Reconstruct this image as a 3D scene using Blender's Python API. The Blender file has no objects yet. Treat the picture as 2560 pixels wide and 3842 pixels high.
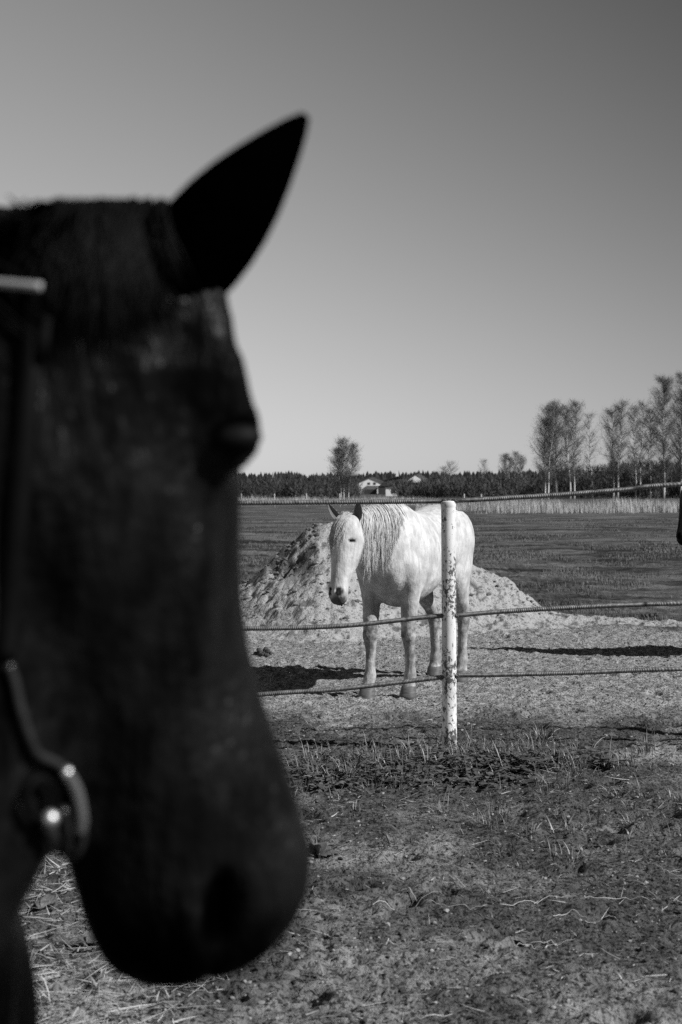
import bpy, bmesh, math, random
import numpy as np
from mathutils import Vector, Matrix

# ------------------------------------------------------------------ camera, sky, sun, exposure
scene = bpy.context.scene
C = scene.collection
RAD = math.radians
CAM_H = 1.6
FPX = 5336.0            # focal length in photo pixels (50 mm on a 24x36 frame held upright)
HOR = 1833.0            # photo row of the horizon

cam_data = bpy.data.cameras.new('camera')
cam = bpy.data.objects.new('camera', cam_data)
C.objects.link(cam)
cam_data.sensor_fit = 'VERTICAL'
cam_data.sensor_height = 36.0
cam_data.sensor_width = 24.0
cam_data.lens = 50.0
cam_data.clip_start = 0.05
cam_data.clip_end = 6000.0
cam.location = (0, 0, CAM_H)
cam.rotation_euler = (RAD(90) - math.atan((1921 - HOR) / FPX), 0, 0)
cam_data.dof.use_dof = True
cam_data.dof.focus_distance = 9.6
cam_data.dof.aperture_fstop = 5.2
scene.camera = cam

SUN_EL = RAD(38.0)
SUN_AZ = RAD(114.0)     # clockwise from +Y (the view direction): right and a little behind the camera
SUN = Vector((math.sin(SUN_AZ) * math.cos(SUN_EL), math.cos(SUN_AZ) * math.cos(SUN_EL), math.sin(SUN_EL)))

world = bpy.data.worlds.new('World')
scene.world = world
world.use_nodes = True
wn = world.node_tree.nodes
wl = world.node_tree.links
wn.clear()
w_out = wn.new('ShaderNodeOutputWorld')
w_bg = wn.new('ShaderNodeBackground')
w_sky = wn.new('ShaderNodeTexSky')
w_sky.sky_type = 'NISHITA'
w_sky.sun_disc = False
w_sky.sun_elevation = SUN_EL
w_sky.sun_rotation = SUN_AZ
w_sky.altitude = 0
w_sky.air_density = 1.0
w_sky.dust_density = 0.6
w_sky.ozone_density = 2.0
# black-and-white film behind a red filter: only the red part of the sky light is seen, with the film's contrast
w_sep = wn.new('ShaderNodeSeparateColor')
w_pow = wn.new('ShaderNodeMath'); w_pow.operation = 'POWER'; w_pow.inputs[1].default_value = 1.25
w_den = wn.new('ShaderNodeMath'); w_den.operation = 'ADD'; w_den.inputs[1].default_value = 4.0
w_sho = wn.new('ShaderNodeMath'); w_sho.operation = 'DIVIDE'                       # the film's shoulder
w_amp = wn.new('ShaderNodeMath'); w_amp.operation = 'MULTIPLY'; w_amp.inputs[1].default_value = 7.5
# added gradient: the whole dome grows darker towards upper right, cutting fill in shadows
w_geo = wn.new('ShaderNodeNewGeometry')
w_dot = wn.new('ShaderNodeVectorMath'); w_dot.operation = 'DOT_PRODUCT'
w_dot.inputs[1].default_value = Vector((-0.75, 0.0, -0.66)).normalized()
w_grad = wn.new('ShaderNodeMapRange'); w_grad.interpolation_type = 'SMOOTHSTEP'
w_grad.inputs['From Min'].default_value = -0.12; w_grad.inputs['From Max'].default_value = 0.70
w_grad.inputs['To Min'].default_value = 1.14; w_grad.inputs['To Max'].default_value = 0.03
w_mul = wn.new('ShaderNodeMath'); w_mul.operation = 'MULTIPLY'
wl.new(w_sky.outputs[0], w_sep.inputs[0])
wl.new(w_sep.outputs[0], w_pow.inputs[0])
wl.new(w_pow.outputs[0], w_den.inputs[0])
wl.new(w_pow.outputs[0], w_sho.inputs[0]); wl.new(w_den.outputs[0], w_sho.inputs[1])
wl.new(w_sho.outputs[0], w_amp.inputs[0])
wl.new(w_geo.outputs['Incoming'], w_dot.inputs[0])
wl.new(w_dot.outputs['Value'], w_grad.inputs['Value'])
wl.new(w_amp.outputs[0], w_mul.inputs[0]); wl.new(w_grad.outputs[0], w_mul.inputs[1])
wl.new(w_mul.outputs[0], w_bg.inputs['Color'])
w_bg.inputs['Strength'].default_value = 0.1
wl.new(w_bg.outputs[0], w_out.inputs[0])

sun_data = bpy.data.lights.new('sun', 'SUN')
sun_data.energy = 5.0
sun_data.angle = RAD(0.53)
sun_data.color = (1.0, 1.0, 1.0)
sun = bpy.data.objects.new('sun', sun_data)
C.objects.link(sun)
sun.location = SUN * 50
sun.rotation_euler = (-SUN).to_track_quat('-Z', 'Y').to_euler()

scene.view_settings.view_transform = 'Standard'
scene.view_settings.look = 'None'
scene.view_settings.exposure = 0.2
scene.view_settings.gamma = 1.0
scene.view_settings.use_curve_mapping = False
scene.cycles.max_bounces = 4
scene.cycles.diffuse_bounces = 1
scene.cycles.glossy_bounces = 2
scene.cycles.transparent_max_bounces = 4
scene.cycles.use_denoising = False

rng = np.random.default_rng(7)


# ------------------------------------------------------------------ helpers
def px(x, d):
    return (x - 1280.0) * d / FPX


def pz(y, d):
    return CAM_H - (y - HOR) * d / FPX


def pd(y):
    return CAM_H * FPX / (y - HOR)


def _hash(ix, iy, seed):
    n = (ix.astype(np.int64) * 374761393 + iy.astype(np.int64) * 668265263 + seed * 1442695041) & 0x7fffffff
    n = ((n ^ (n >> 13)) * 1274126177) & 0x7fffffff
    n = ((n ^ (n >> 16)) * 1911520717) & 0x7fffffff
    return ((n ^ (n >> 15)) & 0xffff) / 65535.0


def vnoise(x, y, seed=0):
    x = np.asarray(x, float); y = np.asarray(y, float)
    ix = np.floor(x); iy = np.floor(y)
    fx = x - ix; fy = y - iy
    fx = fx * fx * (3 - 2 * fx); fy = fy * fy * (3 - 2 * fy)
    a = _hash(ix, iy, seed); b = _hash(ix + 1, iy, seed)
    c = _hash(ix, iy + 1, seed); d = _hash(ix + 1, iy + 1, seed)
    return (a * (1 - fx) + b * fx) * (1 - fy) + (c * (1 - fx) + d * fx) * fy


def fbm(x, y, octaves=4, seed=0, gain=0.5):
    s = np.zeros(np.shape(x)); amp = 1.0; tot = 0.0
    for o in range(octaves):
        s = s + amp * vnoise(np.asarray(x) * 2 ** o + 17.3 * o, np.asarray(y) * 2 ** o - 9.1 * o, seed + o)
        tot += amp; amp *= gain
    return s / tot


def sstep(a, b, x):
    t = np.clip((np.asarray(x, float) - a) / (b - a), 0, 1)
    return t * t * (3 - 2 * t)


def mesh_from(name, verts, faces, smooth=True, attr=None):
    me = bpy.data.meshes.new(name)
    verts = np.asarray(verts, np.float32)
    if isinstance(faces, np.ndarray):
        k = faces.shape[1]; nf = faces.shape[0]
        me.vertices.add(len(verts)); me.vertices.foreach_set('co', verts.ravel())
        me.loops.add(nf * k); me.loops.foreach_set('vertex_index', faces.astype(np.int32).ravel())
        me.polygons.add(nf)
        me.polygons.foreach_set('loop_start', np.arange(0, nf * k, k, dtype=np.int32))
        me.polygons.foreach_set('loop_total', np.full(nf, k, np.int32))
        me.update(calc_edges=True)
    else:
        me.from_pydata([tuple(v) for v in verts], [], faces)
        me.update()
    me.polygons.foreach_set('use_smooth', np.full(len(me.polygons), smooth))
    if attr:
        for k, v in attr.items():
            set_attr(me, k, v)
    return me


def set_attr(me, name, values):
    a = me.attributes.new(name, 'FLOAT', 'POINT')
    a.data.foreach_set('value', np.asarray(values, np.float32))


def link(name, me, mat=None, parent=None):
    o = bpy.data.objects.new(name, me)
    C.objects.link(o)
    if mat is not None and len(me.materials) == 0:
        me.materials.append(mat)
    if parent is not None:
        o.parent = parent
    return o


def empty(name, loc=(0, 0, 0), rz=0.0):
    o = bpy.data.objects.new(name, None)
    o.empty_display_size = 0.2
    C.objects.link(o)
    o.location = loc
    o.rotation_euler = (0, 0, rz)
    return o


def tag(o, label=None, cat=None, group=None, kind=None):
    if label: o['label'] = label
    if cat: o['category'] = cat
    if group: o['group'] = group
    if kind: o['kind'] = kind
    return o


class MB:
    """collects vertices and polygons of one mesh"""
    def __init__(self):
        self.v = []; self.f = []

    def add(self, verts, faces):
        n = len(self.v)
        self.v.extend([tuple(p) for p in verts])
        self.f.extend([tuple(i + n for i in f) for f in faces])

    def box(self, x0, x1, y0, y1, z0, z1):
        v = [(x0, y0, z0), (x1, y0, z0), (x1, y1, z0), (x0, y1, z0), (x0, y0, z1), (x1, y0, z1), (x1, y1, z1), (x0, y1, z1)]
        f = [(0, 3, 2, 1), (4, 5, 6, 7), (0, 1, 5, 4), (1, 2, 6, 5), (2, 3, 7, 6), (3, 0, 4, 7)]
        self.add(v, f)

    def prism(self, pts2, y0, y1):
        """polygon in x,z extruded along y"""
        n = len(pts2)
        v = [(p[0], y0, p[1]) for p in pts2] + [(p[0], y1, p[1]) for p in pts2]
        f = [tuple(range(n)), tuple(range(2 * n - 1, n - 1, -1))]
        f += [(i, i + n, (i + 1) % n + n, (i + 1) % n) for i in range(n)]
        self.add(v, f)

    def tube(self, pts, radii, n=8, caps=True):
        v, f = tube_geo(pts, radii, n, caps)
        self.add(v, f)

    def mesh(self, name, smooth=False):
        me = mesh_from(name, self.v, self.f, smooth)
        bm = bmesh.new(); bm.from_mesh(me)
        bmesh.ops.recalc_face_normals(bm, faces=bm.faces)
        bm.to_mesh(me); bm.free()
        return me

    def build(self, name, mat, parent=None, smooth=False):
        return link(name, self.mesh(name, smooth), mat, parent)


def tube_geo(pts, radii, n=8, caps=True):
    pts = [Vector(p) for p in pts]
    v = []; f = []
    up = None
    for i, p in enumerate(pts):
        t = (pts[min(i + 1, len(pts) - 1)] - pts[max(i - 1, 0)]).normalized()
        if up is None:
            ref = Vector((0, 0, 1)) if abs(t.z) < 0.9 else Vector((1, 0, 0))
            a = t.cross(ref).normalized()
        else:
            a = (up - t * up.dot(t)).normalized()
        up = a
        b = t.cross(a)
        r = radii[i] if hasattr(radii, '__len__') else radii
        for k in range(n):
            an = 2 * math.pi * k / n
            v.append(p + (a * math.cos(an) + b * math.sin(an)) * r)
    for i in range(len(pts) - 1):
        for k in range(n):
            f.append((i * n + k, i * n + (k + 1) % n, (i + 1) * n + (k + 1) % n, (i + 1) * n + k))
    if caps:
        f.append(tuple(range(n - 1, -1, -1)))
        m = (len(pts) - 1) * n
        f.append(tuple(range(m, m + n)))
    return v, f


def smooth_path(pts, n):
    """Catmull-Rom through the rows of pts, n samples"""
    P = np.asarray(pts, float)
    P = np.vstack([2 * P[0] - P[1], P, 2 * P[-1] - P[-2]])
    m = len(P) - 3
    t = np.linspace(0, m - 1e-6, n)
    i = t.astype(int); u = (t - i)[:, None]
    a, b, c, d = P[i], P[i + 1], P[i + 2], P[i + 3]
    return 0.5 * (2 * b + (c - a) * u + (2 * a - 5 * b + 4 * c - d) * u * u + (3 * b - a - 3 * c + d) * u ** 3)


# ------------------------------------------------------------------ materials (grey: the photograph is black and white)
def new_mat(name):
    m = bpy.data.materials.new(name)
    m.use_nodes = True
    nt = m.node_tree
    return m, nt.nodes, nt.links, nt.nodes['Principled BSDF']


def noise_node(N, L, scale, detail=4, rough=0.55, stretch=None, vec=None):
    t = N.new('ShaderNodeTexNoise')
    t.inputs['Scale'].default_value = scale
    t.inputs['Detail'].default_value = detail
    t.inputs['Roughness'].default_value = rough
    src = vec
    if src is None:
        tc = N.new('ShaderNodeTexCoord'); src = tc.outputs['Object']
    if stretch:
        mp = N.new('ShaderNodeMapping')
        mp.inputs['Scale'].default_value = stretch
        L.new(src, mp.inputs[0]); src = mp.outputs[0]
    L.new(src, t.inputs['Vector'])
    return t


def ramp(N, L, src, stops):
    r = N.new('ShaderNodeValToRGB')
    el = r.color_ramp.elements
    while len(el) < len(stops): el.new(0.5)
    for e, (p, g) in zip(el, stops):
        e.position = p; e.color = (g, g, g, 1)
    L.new(src, r.inputs[0])
    return r.outputs[0]


def mix(N, L, fac, a, b, mode='MIX'):
    m = N.new('ShaderNodeMix'); m.data_type = 'RGBA'; m.blend_type = mode
    for k, val in ((0, fac), (6, a), (7, b)):
        if hasattr(val, 'is_linked'): L.new(val, m.inputs[k])
        else: m.inputs[k].default_value = val if k == 0 else (val, val, val, 1)
    return m.outputs[2]


def attr_node(N, name):
    a = N.new('ShaderNodeAttribute'); a.attribute_name = name
    return a.outputs['Fac']


def bump(N, L, bsdf, height, strength, dist):
    b = N.new('ShaderNodeBump')
    b.inputs['Strength'].default_value = strength
    b.inputs['Distance'].default_value = dist
    L.new(height, b.inputs['Height'])
    L.new(b.outputs[0], bsdf.inputs['Normal'])
    return b


def simple_mat(name, lo, hi, scale=8.0, rough=0.8, metallic=0.0, bump_s=0.0, bump_d=0.01, stretch=None, spec=0.3, detail=5):
    m, N, L, B = new_mat(name)
    t = noise_node(N, L, scale, detail, 0.6, stretch)
    L.new(ramp(N, L, t.outputs['Fac'], [(0.3, lo), (0.7, hi)]), B.inputs['Base Color'])
    B.inputs['Roughness'].default_value = rough
    B.inputs['Metallic'].default_value = metallic
    B.inputs['Specular IOR Level'].default_value = spec
    if bump_s: bump(N, L, B, t.outputs['Fac'], bump_s, bump_d)
    return m


def ground_material():
    m, N, L, B = new_mat('sandy_soil')
    fine = noise_node(N, L, 55, 6, 0.65)
    mid = noise_node(N, L, 14, 5, 0.6, (1.0, 1.0, 1.0))
    big = noise_node(N, L, 1.1, 5, 0.6)
    soil = attr_node(N, 'soil')          # 0 pale sand .. 1 dark soil
    grass = attr_node(N, 'field')        # 0 paddock .. 1 meadow
    # mottled sand: pale grains with dark crumbs of dung and soil
    crumbs = ramp(N, L, fine.outputs['Fac'], [(0.41, 0.0), (0.51, 1.0)])
    crumbs2 = ramp(N, L, mid.outputs['Fac'], [(0.38, 0.0), (0.54, 1.0)])
    sand = mix(N, L, crumbs, 0.07, 0.37)
    sand = mix(N, L, crumbs2, mix(N, L, 0.55, sand, 0.07), sand)
    dark = mix(N, L, crumbs, 0.010, 0.105)
    dark = mix(N, L, crumbs2, mix(N, L, 0.5, dark, 0.015), dark)
    add = N.new('ShaderNodeMath'); add.operation = 'MULTIPLY_ADD'
    L.new(big.outputs['Fac'], add.inputs[0]); add.inputs[1].default_value = 0.7
    sub = N.new('ShaderNodeMath'); sub.operation = 'SUBTRACT'; L.new(soil, sub.inputs[0]); sub.inputs[1].default_value = 0.33
    L.new(sub.outputs[0], add.inputs[2])
    fac = N.new('ShaderNodeClamp'); L.new(add.outputs[0], fac.inputs[0])
    base = mix(N, L, fac.outputs[0], sand, dark)
    # meadow: winter-brown turf with pale dry grass in streaks
    m1 = noise_node(N, L, 0.45, 8, 0.72, (0.5, 1.0, 1.0))
    m2 = noise_node(N, L, 4.0, 4, 0.6, (0.6, 1.0, 1.0))
    mead = mix(N, L, ramp(N, L, m1.outputs['Fac'], [(0.40, 0.0), (0.58, 1.0)]), 0.022, 0.19)
    mead = mix(N, L, ramp(N, L, m2.outputs['Fac'], [(0.4, 0.0), (0.7, 1.0)]), mix(N, L, 0.5, mead, 0.02), mead)
    L.new(mix(N, L, grass, base, mead), B.inputs['Base Color'])
    B.inputs['Roughness'].default_value = 0.95
    B.inputs['Specular IOR Level'].default_value = 0.1
    hsum = N.new('ShaderNodeMath'); hsum.operation = 'MULTIPLY_ADD'
    L.new(mid.outputs['Fac'], hsum.inputs[0]); hsum.inputs[1].default_value = 2.0
    L.new(fine.outputs['Fac'], hsum.inputs[2])
    bump(N, L, B, hsum.outputs[0], 1.0, 0.02)
    return m


def mound_material():
    m, N, L, B = new_mat('heap_sand')
    fine = noise_node(N, L, 30, 6, 0.65)
    mid = noise_node(N, L, 9, 5, 0.6)
    s = mix(N, L, ramp(N, L, fine.outputs['Fac'], [(0.36, 0.0), (0.46, 1.0)]), 0.13, 0.36)
    s = mix(N, L, ramp(N, L, mid.outputs['Fac'], [(0.33, 0.0), (0.42, 1.0)]), 0.12, s)
    s = mix(N, L, attr_node(N, 'soil'), s, 0.07)
    L.new(s, B.inputs['Base Color'])
    B.inputs['Roughness'].default_value = 0.95
    B.inputs['Specular IOR Level'].default_value = 0.1
    h = N.new('ShaderNodeMath'); h.operation = 'MULTIPLY_ADD'
    L.new(mid.outputs['Fac'], h.inputs[0]); h.inputs[1].default_value = 2.0
    L.new(fine.outputs['Fac'], h.inputs[2])
    bump(N, L, B, h.outputs[0], 1.0, 0.025)
    return m


def coat_material(name, base_lo, base_hi, skin, dirt, rough, spec, coat_scale=5.0, relief=0.006):
    """horse coat; attribute 'skin' = dark bare skin, 'mud' = dirt on the lower legs and belly"""
    m, N, L, B = new_mat(name)
    big = noise_node(N, L, coat_scale, 5, 0.6)
    hair = noise_node(N, L, 45, 4, 0.65, (1.0, 1.0, 0.25))
    tuft = noise_node(N, L, 17, 4, 0.6, (1.0, 1.0, 0.45))
    c = ramp(N, L, big.outputs['Fac'], [(0.3, base_lo), (0.66, base_hi)])
    c = mix(N, L, 0.30, c, mix(N, L, ramp(N, L, hair.outputs['Fac'], [(0.35, 0.0), (0.65, 1.0)]), base_lo * 0.7, base_hi))
    c = mix(N, L, 0.35, c, mix(N, L, ramp(N, L, tuft.outputs['Fac'], [(0.38, 0.0), (0.66, 1.0)]), base_lo * 0.7, base_hi))
    spots = noise_node(N, L, 13, 6, 0.72)
    mudn = N.new('ShaderNodeMath'); mudn.operation = 'MULTIPLY'
    L.new(attr_node(N, 'mud'), mudn.inputs[0])
    L.new(ramp(N, L, spots.outputs['Fac'], [(0.36, 0.20), (0.62, 1.0)]), mudn.inputs[1])
    c = mix(N, L, mudn.outputs[0], c, dirt)
    c = mix(N, L, attr_node(N, 'skin'), c, skin)
    L.new(c, B.inputs['Base Color'])
    B.inputs['Roughness'].default_value = rough
    sp = N.new('ShaderNodeMath'); sp.operation = 'MULTIPLY'
    iv = N.new('ShaderNodeMath'); iv.operation = 'SUBTRACT'; iv.inputs[0].default_value = 1.0
    L.new(attr_node(N, 'skin'), iv.inputs[1])
    L.new(ramp(N, L, tuft.outputs['Fac'], [(0.42, spec * 0.05), (0.62, spec)]), sp.inputs[0]); L.new(iv.outputs[0], sp.inputs[1])
    L.new(sp.outputs[0], B.inputs['Specular IOR Level'])
    hs = N.new('ShaderNodeMath'); hs.operation = 'MULTIPLY_ADD'
    L.new(tuft.outputs['Fac'], hs.inputs[0]); hs.inputs[1].default_value = 2.0
    L.new(hair.outputs['Fac'], hs.inputs[2])
    h2 = N.new('ShaderNodeMath'); h2.operation = 'MULTIPLY_ADD'
    L.new(big.outputs['Fac'], h2.inputs[0]); h2.inputs[1].default_value = 3.0
    L.new(hs.outputs[0], h2.inputs[2])
    bump(N, L, B, h2.outputs[0], 0.7, relief)
    return m


def post_material():
    m, N, L, B = new_mat('flaking_white_paint')
    a = noise_node(N, L, 55, 6, 0.7, (1.0, 1.0, 0.7))
    b = noise_node(N, L, 6, 3, 0.5, (1.0, 1.0, 0.6))
    comb = N.new('ShaderNodeMath'); comb.operation = 'MULTIPLY_ADD'
    L.new(b.outputs['Fac'], comb.inputs[0]); comb.inputs[1].default_value = 0.62
    L.new(a.outputs['Fac'], comb.inputs[2])
    flake = ramp(N, L, comb.outputs[0], [(0.885, 0.0), (0.91, 1.0)])
    stain = noise_node(N, L, 9, 5, 0.65, (1.0, 1.0, 0.35))
    paint = ramp(N, L, stain.outputs['Fac'], [(0.3, 0.5), (0.62, 0.8)])
    L.new(mix(N, L, flake, paint, 0.10), B.inputs['Base Color'])
    B.inputs['Roughness'].default_value = 0.55
    B.inputs['Specular IOR Level'].default_value = 0.35
    inv = N.new('ShaderNodeMath'); inv.operation = 'SUBTRACT'; inv.inputs[0].default_value = 1.0
    L.new(flake, inv.inputs[1])
    bump(N, L, B, inv.outputs[0], 0.6, 0.003)
    return m


M = {}
M['ground'] = ground_material()
M['mound'] = mound_material()
M['post'] = post_material()
M['rebar'] = simple_mat('rusty_steel', 0.05, 0.26, 30, 0.5, 0.25, 0.3, 0.002, spec=0.5)
M['weld'] = simple_mat('weld_bead', 0.05, 0.15, 60, 0.5, 0.5, 0.5, 0.003)
M['white_coat'] = coat_material('white_coat', 0.33, 0.74, 0.018, 0.10, 0.8, 0.10, coat_scale=5)
M['dark_coat'] = coat_material('dark_coat', 0.0004, 0.009, 0.0003, 0.004, 0.40, 0.30, coat_scale=6, relief=0.009)
M['brown_coat'] = coat_material('brown_coat', 0.006, 0.02, 0.004, 0.01, 0.55, 0.2)
M['white_hair'] = simple_mat('white_hair', 0.42, 0.62, 30, 0.6, spec=0.25)
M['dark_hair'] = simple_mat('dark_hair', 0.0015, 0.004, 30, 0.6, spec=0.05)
M['eye'] = simple_mat('eyeball', 0.004, 0.006, 10, 0.6, spec=0.08)
M['hoof'] = simple_mat('hoof_horn', 0.06, 0.15, 20, 0.6, stretch=(1, 1, 6))
M['hoof_dark'] = simple_mat('hoof_horn_dark', 0.03, 0.06, 20, 0.6, stretch=(1, 1, 6))
M['crust'] = simple_mat('dark_sand_crust', 0.07, 0.20, 7, 0.95, bump_s=0.6, bump_d=0.02, spec=0.1)
M['leather'] = simple_mat('leather', 0.002, 0.004, 30, 0.6, spec=0.05)
M['webbing'] = simple_mat('pale_webbing', 0.22, 0.36, 60, 0.6, spec=0.3)
M['cord'] = simple_mat('rope_cord', 0.015, 0.03, 60, 0.3, spec=0.6)
M['metal'] = simple_mat('polished_metal', 0.6, 0.7, 20, 0.48, 1.0)
M['straw'] = simple_mat('straw', 0.28, 0.55, 3, 0.6, spec=0.3)
M['grass'] = simple_mat('grass_blade', 0.025, 0.17, 9, 0.45, spec=0.5)
M['drygrass'] = simple_mat('dry_grass', 0.2, 0.5, 5, 0.6)
M['meadow'] = simple_mat('meadow_grass', 0.04, 0.20, 0.6, 0.8)
M['leaf'] = simple_mat('weed_leaf', 0.025, 0.16, 18, 0.45, spec=0.4, bump_s=0.3, bump_d=0.004)
M['clod'] = simple_mat('soil_clod', 0.025, 0.09, 12, 0.95, bump_s=0.5, bump_d=0.01, spec=0.1)
M['sandclod'] = simple_mat('sand_clod', 0.16, 0.36, 12, 0.95, bump_s=0.5, bump_d=0.01, spec=0.1)
M['reed'] = simple_mat('dry_reed', 0.30, 0.5, 0.25, 0.8)
M['bark'] = simple_mat('birch_bark', 0.45, 0.8, 1.2, 0.8, stretch=(1, 1, 0.5))
M['twig'] = simple_mat('birch_twig', 0.06, 0.17, 0.5, 0.8)
M['twig_pale'] = simple_mat('birch_twig_pale', 0.12, 0.24, 0.5, 0.8)
M['scrub'] = simple_mat('scrub', 0.012, 0.12, 0.22, 0.85)
M['conifer'] = simple_mat('conifer', 0.012, 0.03, 0.05, 0.85)
M['plaster'] = simple_mat('white_plaster', 0.75, 0.85, 0.5, 0.8)
M['boards'] = simple_mat('dark_boards', 0.03, 0.06, 1.0, 0.8, stretch=(6, 6, 0.5))
M['greyboards'] = simple_mat('grey_boards', 0.12, 0.18, 1.0, 0.8, stretch=(6, 6, 0.5))
M['roof'] = simple_mat('dark_roof', 0.02, 0.04, 0.8, 0.7)
M['glass'] = simple_mat('window_glass', 0.02, 0.03, 0.8, 0.1, spec=0.5)


# ------------------------------------------------------------------ the ground
def soil_at(x, y):
    """0 pale sand, 1 dark soil"""
    s = 0.72 - 0.58 * sstep(8.6, 11.5, y)
    s = s + 0.9 * (fbm(x * 0.7, y * 0.55, 3, 40) - 0.5) + 1.15 * (fbm(x * 2.6, y * 2.1, 4, 44) - 0.5) * (1 - 0.6 * sstep(8.5, 11, y))
    s = s + 0.45 * np.exp(-((y - 7.95 - 0.12 * np.sin(x * 1.3)) / 0.38) ** 2) * (1 - sstep(1.45, 1.75, x + 0.2 * (fbm(x * 3, y * 3, 2, 8) - .5)))
    s = s - 0.45 * np.exp(-((x - 1.75) / 0.5) ** 2 - ((y - 8.3) / 0.45) ** 2)
    s = s - 0.15 * np.exp(-((y - 7.2) / 0.5) ** 2)
    s = s - 0.40 * sstep(12.5, 14.2, y) * (1 - sstep(15.5, 16.5, y))
    return np.clip((s - 0.5) * 1.9 + 0.5, 0, 1)


def field_at(x, y):
    n = fbm(x * 0.5, y * 0.35, 3, 21) - 0.5
    a = sstep(14.9, 16.4, y + 2.2 * n - 0.9 * np.exp(-((x - 0.6) / 2.6) ** 2) * 2.2)
    return a


def cell_pits(x, y, size, seed, density):
    ix = np.floor(x / size); iy = np.floor(y / size)
    best = np.full(np.shape(x), 9.0)
    for a in (-1, 0, 1):
        for b in (-1, 0, 1):
            cx = ix + a; cy = iy + b
            jx = (cx + _hash(cx, cy, seed)) * size; jy = (cy + _hash(cx, cy, seed + 1)) * size
            on = _hash(cx, cy, seed + 2) < density
            an = _hash(cx, cy, seed + 3) * 6.28
            dx = x - jx; dy = y - jy
            u = dx * np.cos(an) + dy * np.sin(an); v = -dx * np.sin(an) + dy * np.cos(an)
            d = np.sqrt((u / 1.25) ** 2 + v ** 2)
            best = np.minimum(best, np.where(on, d, 9.0))
    return best


def gh(x, y):
    x = np.asarray(x, float); y = np.asarray(y, float)
    near = 1 - sstep(24, 60, y)
    h = 0.07 * (fbm(x * 0.35, y * 0.35, 2, 3) - 0.5)
    h = h + 0.05 * (fbm(x * 1.6, y * 1.6, 3, 5) - 0.5) * near
    h = h + 0.018 * np.exp(-((y - 8.0) / 0.42) ** 2) * (0.5 + fbm(x * 1.2, y * 0.5, 2, 9)) * (1 - 0.5 * sstep(1.3, 1.9, x))
    # hoof prints and clods
    k = fbm(x * 9, y * 9, 3, 11)
    h = h + 0.026 * (np.abs(k - 0.5) * 2 - 0.2) * near
    r2 = fbm(x * 17, y * 17, 2, 15)
    h = h + 0.030 * (0.35 - np.abs(r2 - 0.5) * 2) * near * (0.35 + 1.1 * fbm(x * 1.1, y * 1.1, 2, 19))
    h = h + 0.05 * (fbm(x * 3.1, y * 3.1, 3, 17) - 0.5) * sstep(13, 18, y) * (1 - sstep(40, 70, y)) * 1.6
    d = cell_pits(x, y, 0.34, 91, 0.55)
    h = h + near * (-0.034 * sstep(0.075, 0.035, d) + 0.014 * np.exp(-((d - 0.095) / 0.022) ** 2))
    h = h + 0.22 * (fbm(x * 0.12, y * 0.12, 3, 30) - 0.5) * sstep(17, 40, y)
    return h


def build_ground():
    ys = [-30.0, -20, -12, -7, -4, -2, -1, 0, 0.8, 1.6, 2.2, 2.8, 3.2, 3.5]
    y = 3.7
    while y < 900:
        ys.append(y)
        y += max(0.013, 0.0024 * y if y < 20 else 0.006 * y if y < 60 else 0.03 * y)
    ys += [1000, 1300, 1800, 2600, 4000]
    xs = []
    x = -2.0
    core = list(np.arange(-2.3, 3.7, 0.017))
    x = 3.7; step = 0.02
    right = []
    while x < 4000:
        right.append(x); step *= 1.09; x += step
    x = -2.32; step = 0.02
    left = []
    while x > -4000:
        left.append(x); step *= 1.09; x -= step
    xs = np.array(left[::-1] + core + right); ys = np.array(ys)
    X, Y = np.meshgrid(xs, ys)
    Z = gh(X, Y)
    nx, ny = len(xs), len(ys)
    idx = np.arange(nx * ny).reshape(ny, nx)
    f = np.stack([idx[:-1, :-1].ravel(), idx[:-1, 1:].ravel(), idx[1:, 1:].ravel(), idx[1:, :-1].ravel()], 1)
    v = np.stack([X.ravel(), Y.ravel(), Z.ravel()], 1)
    me = mesh_from('ground', v, f, True, {'soil': soil_at(X, Y).ravel(), 'field': field_at(X, Y).ravel()})
    o = link('ground', me, M['ground'])
    tag(o, kind='structure')
    return o


build_ground()


# ------------------------------------------------------------------ heap of sand behind the white horse
RX = [-3.2, -2.2, -1.75, -1.3, -1.02, -0.72, -0.42, -0.25, 0.0, 0.3, 0.8, 1.2, 1.45, 1.62, 1.80, 2.05, 2.2, 2.42, 2.7, 3.1, 3.6, 4.2]
RZ = [0.00, 0.10, 0.28, 0.47, 0.62, 0.90, 1.17, 1.24, 1.24, 1.20, 1.08, 0.95, 0.82, 0.70, 0.62, 0.52, 0.38, 0.22, 0.11, 0.05, 0.02, 0.0]


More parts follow.
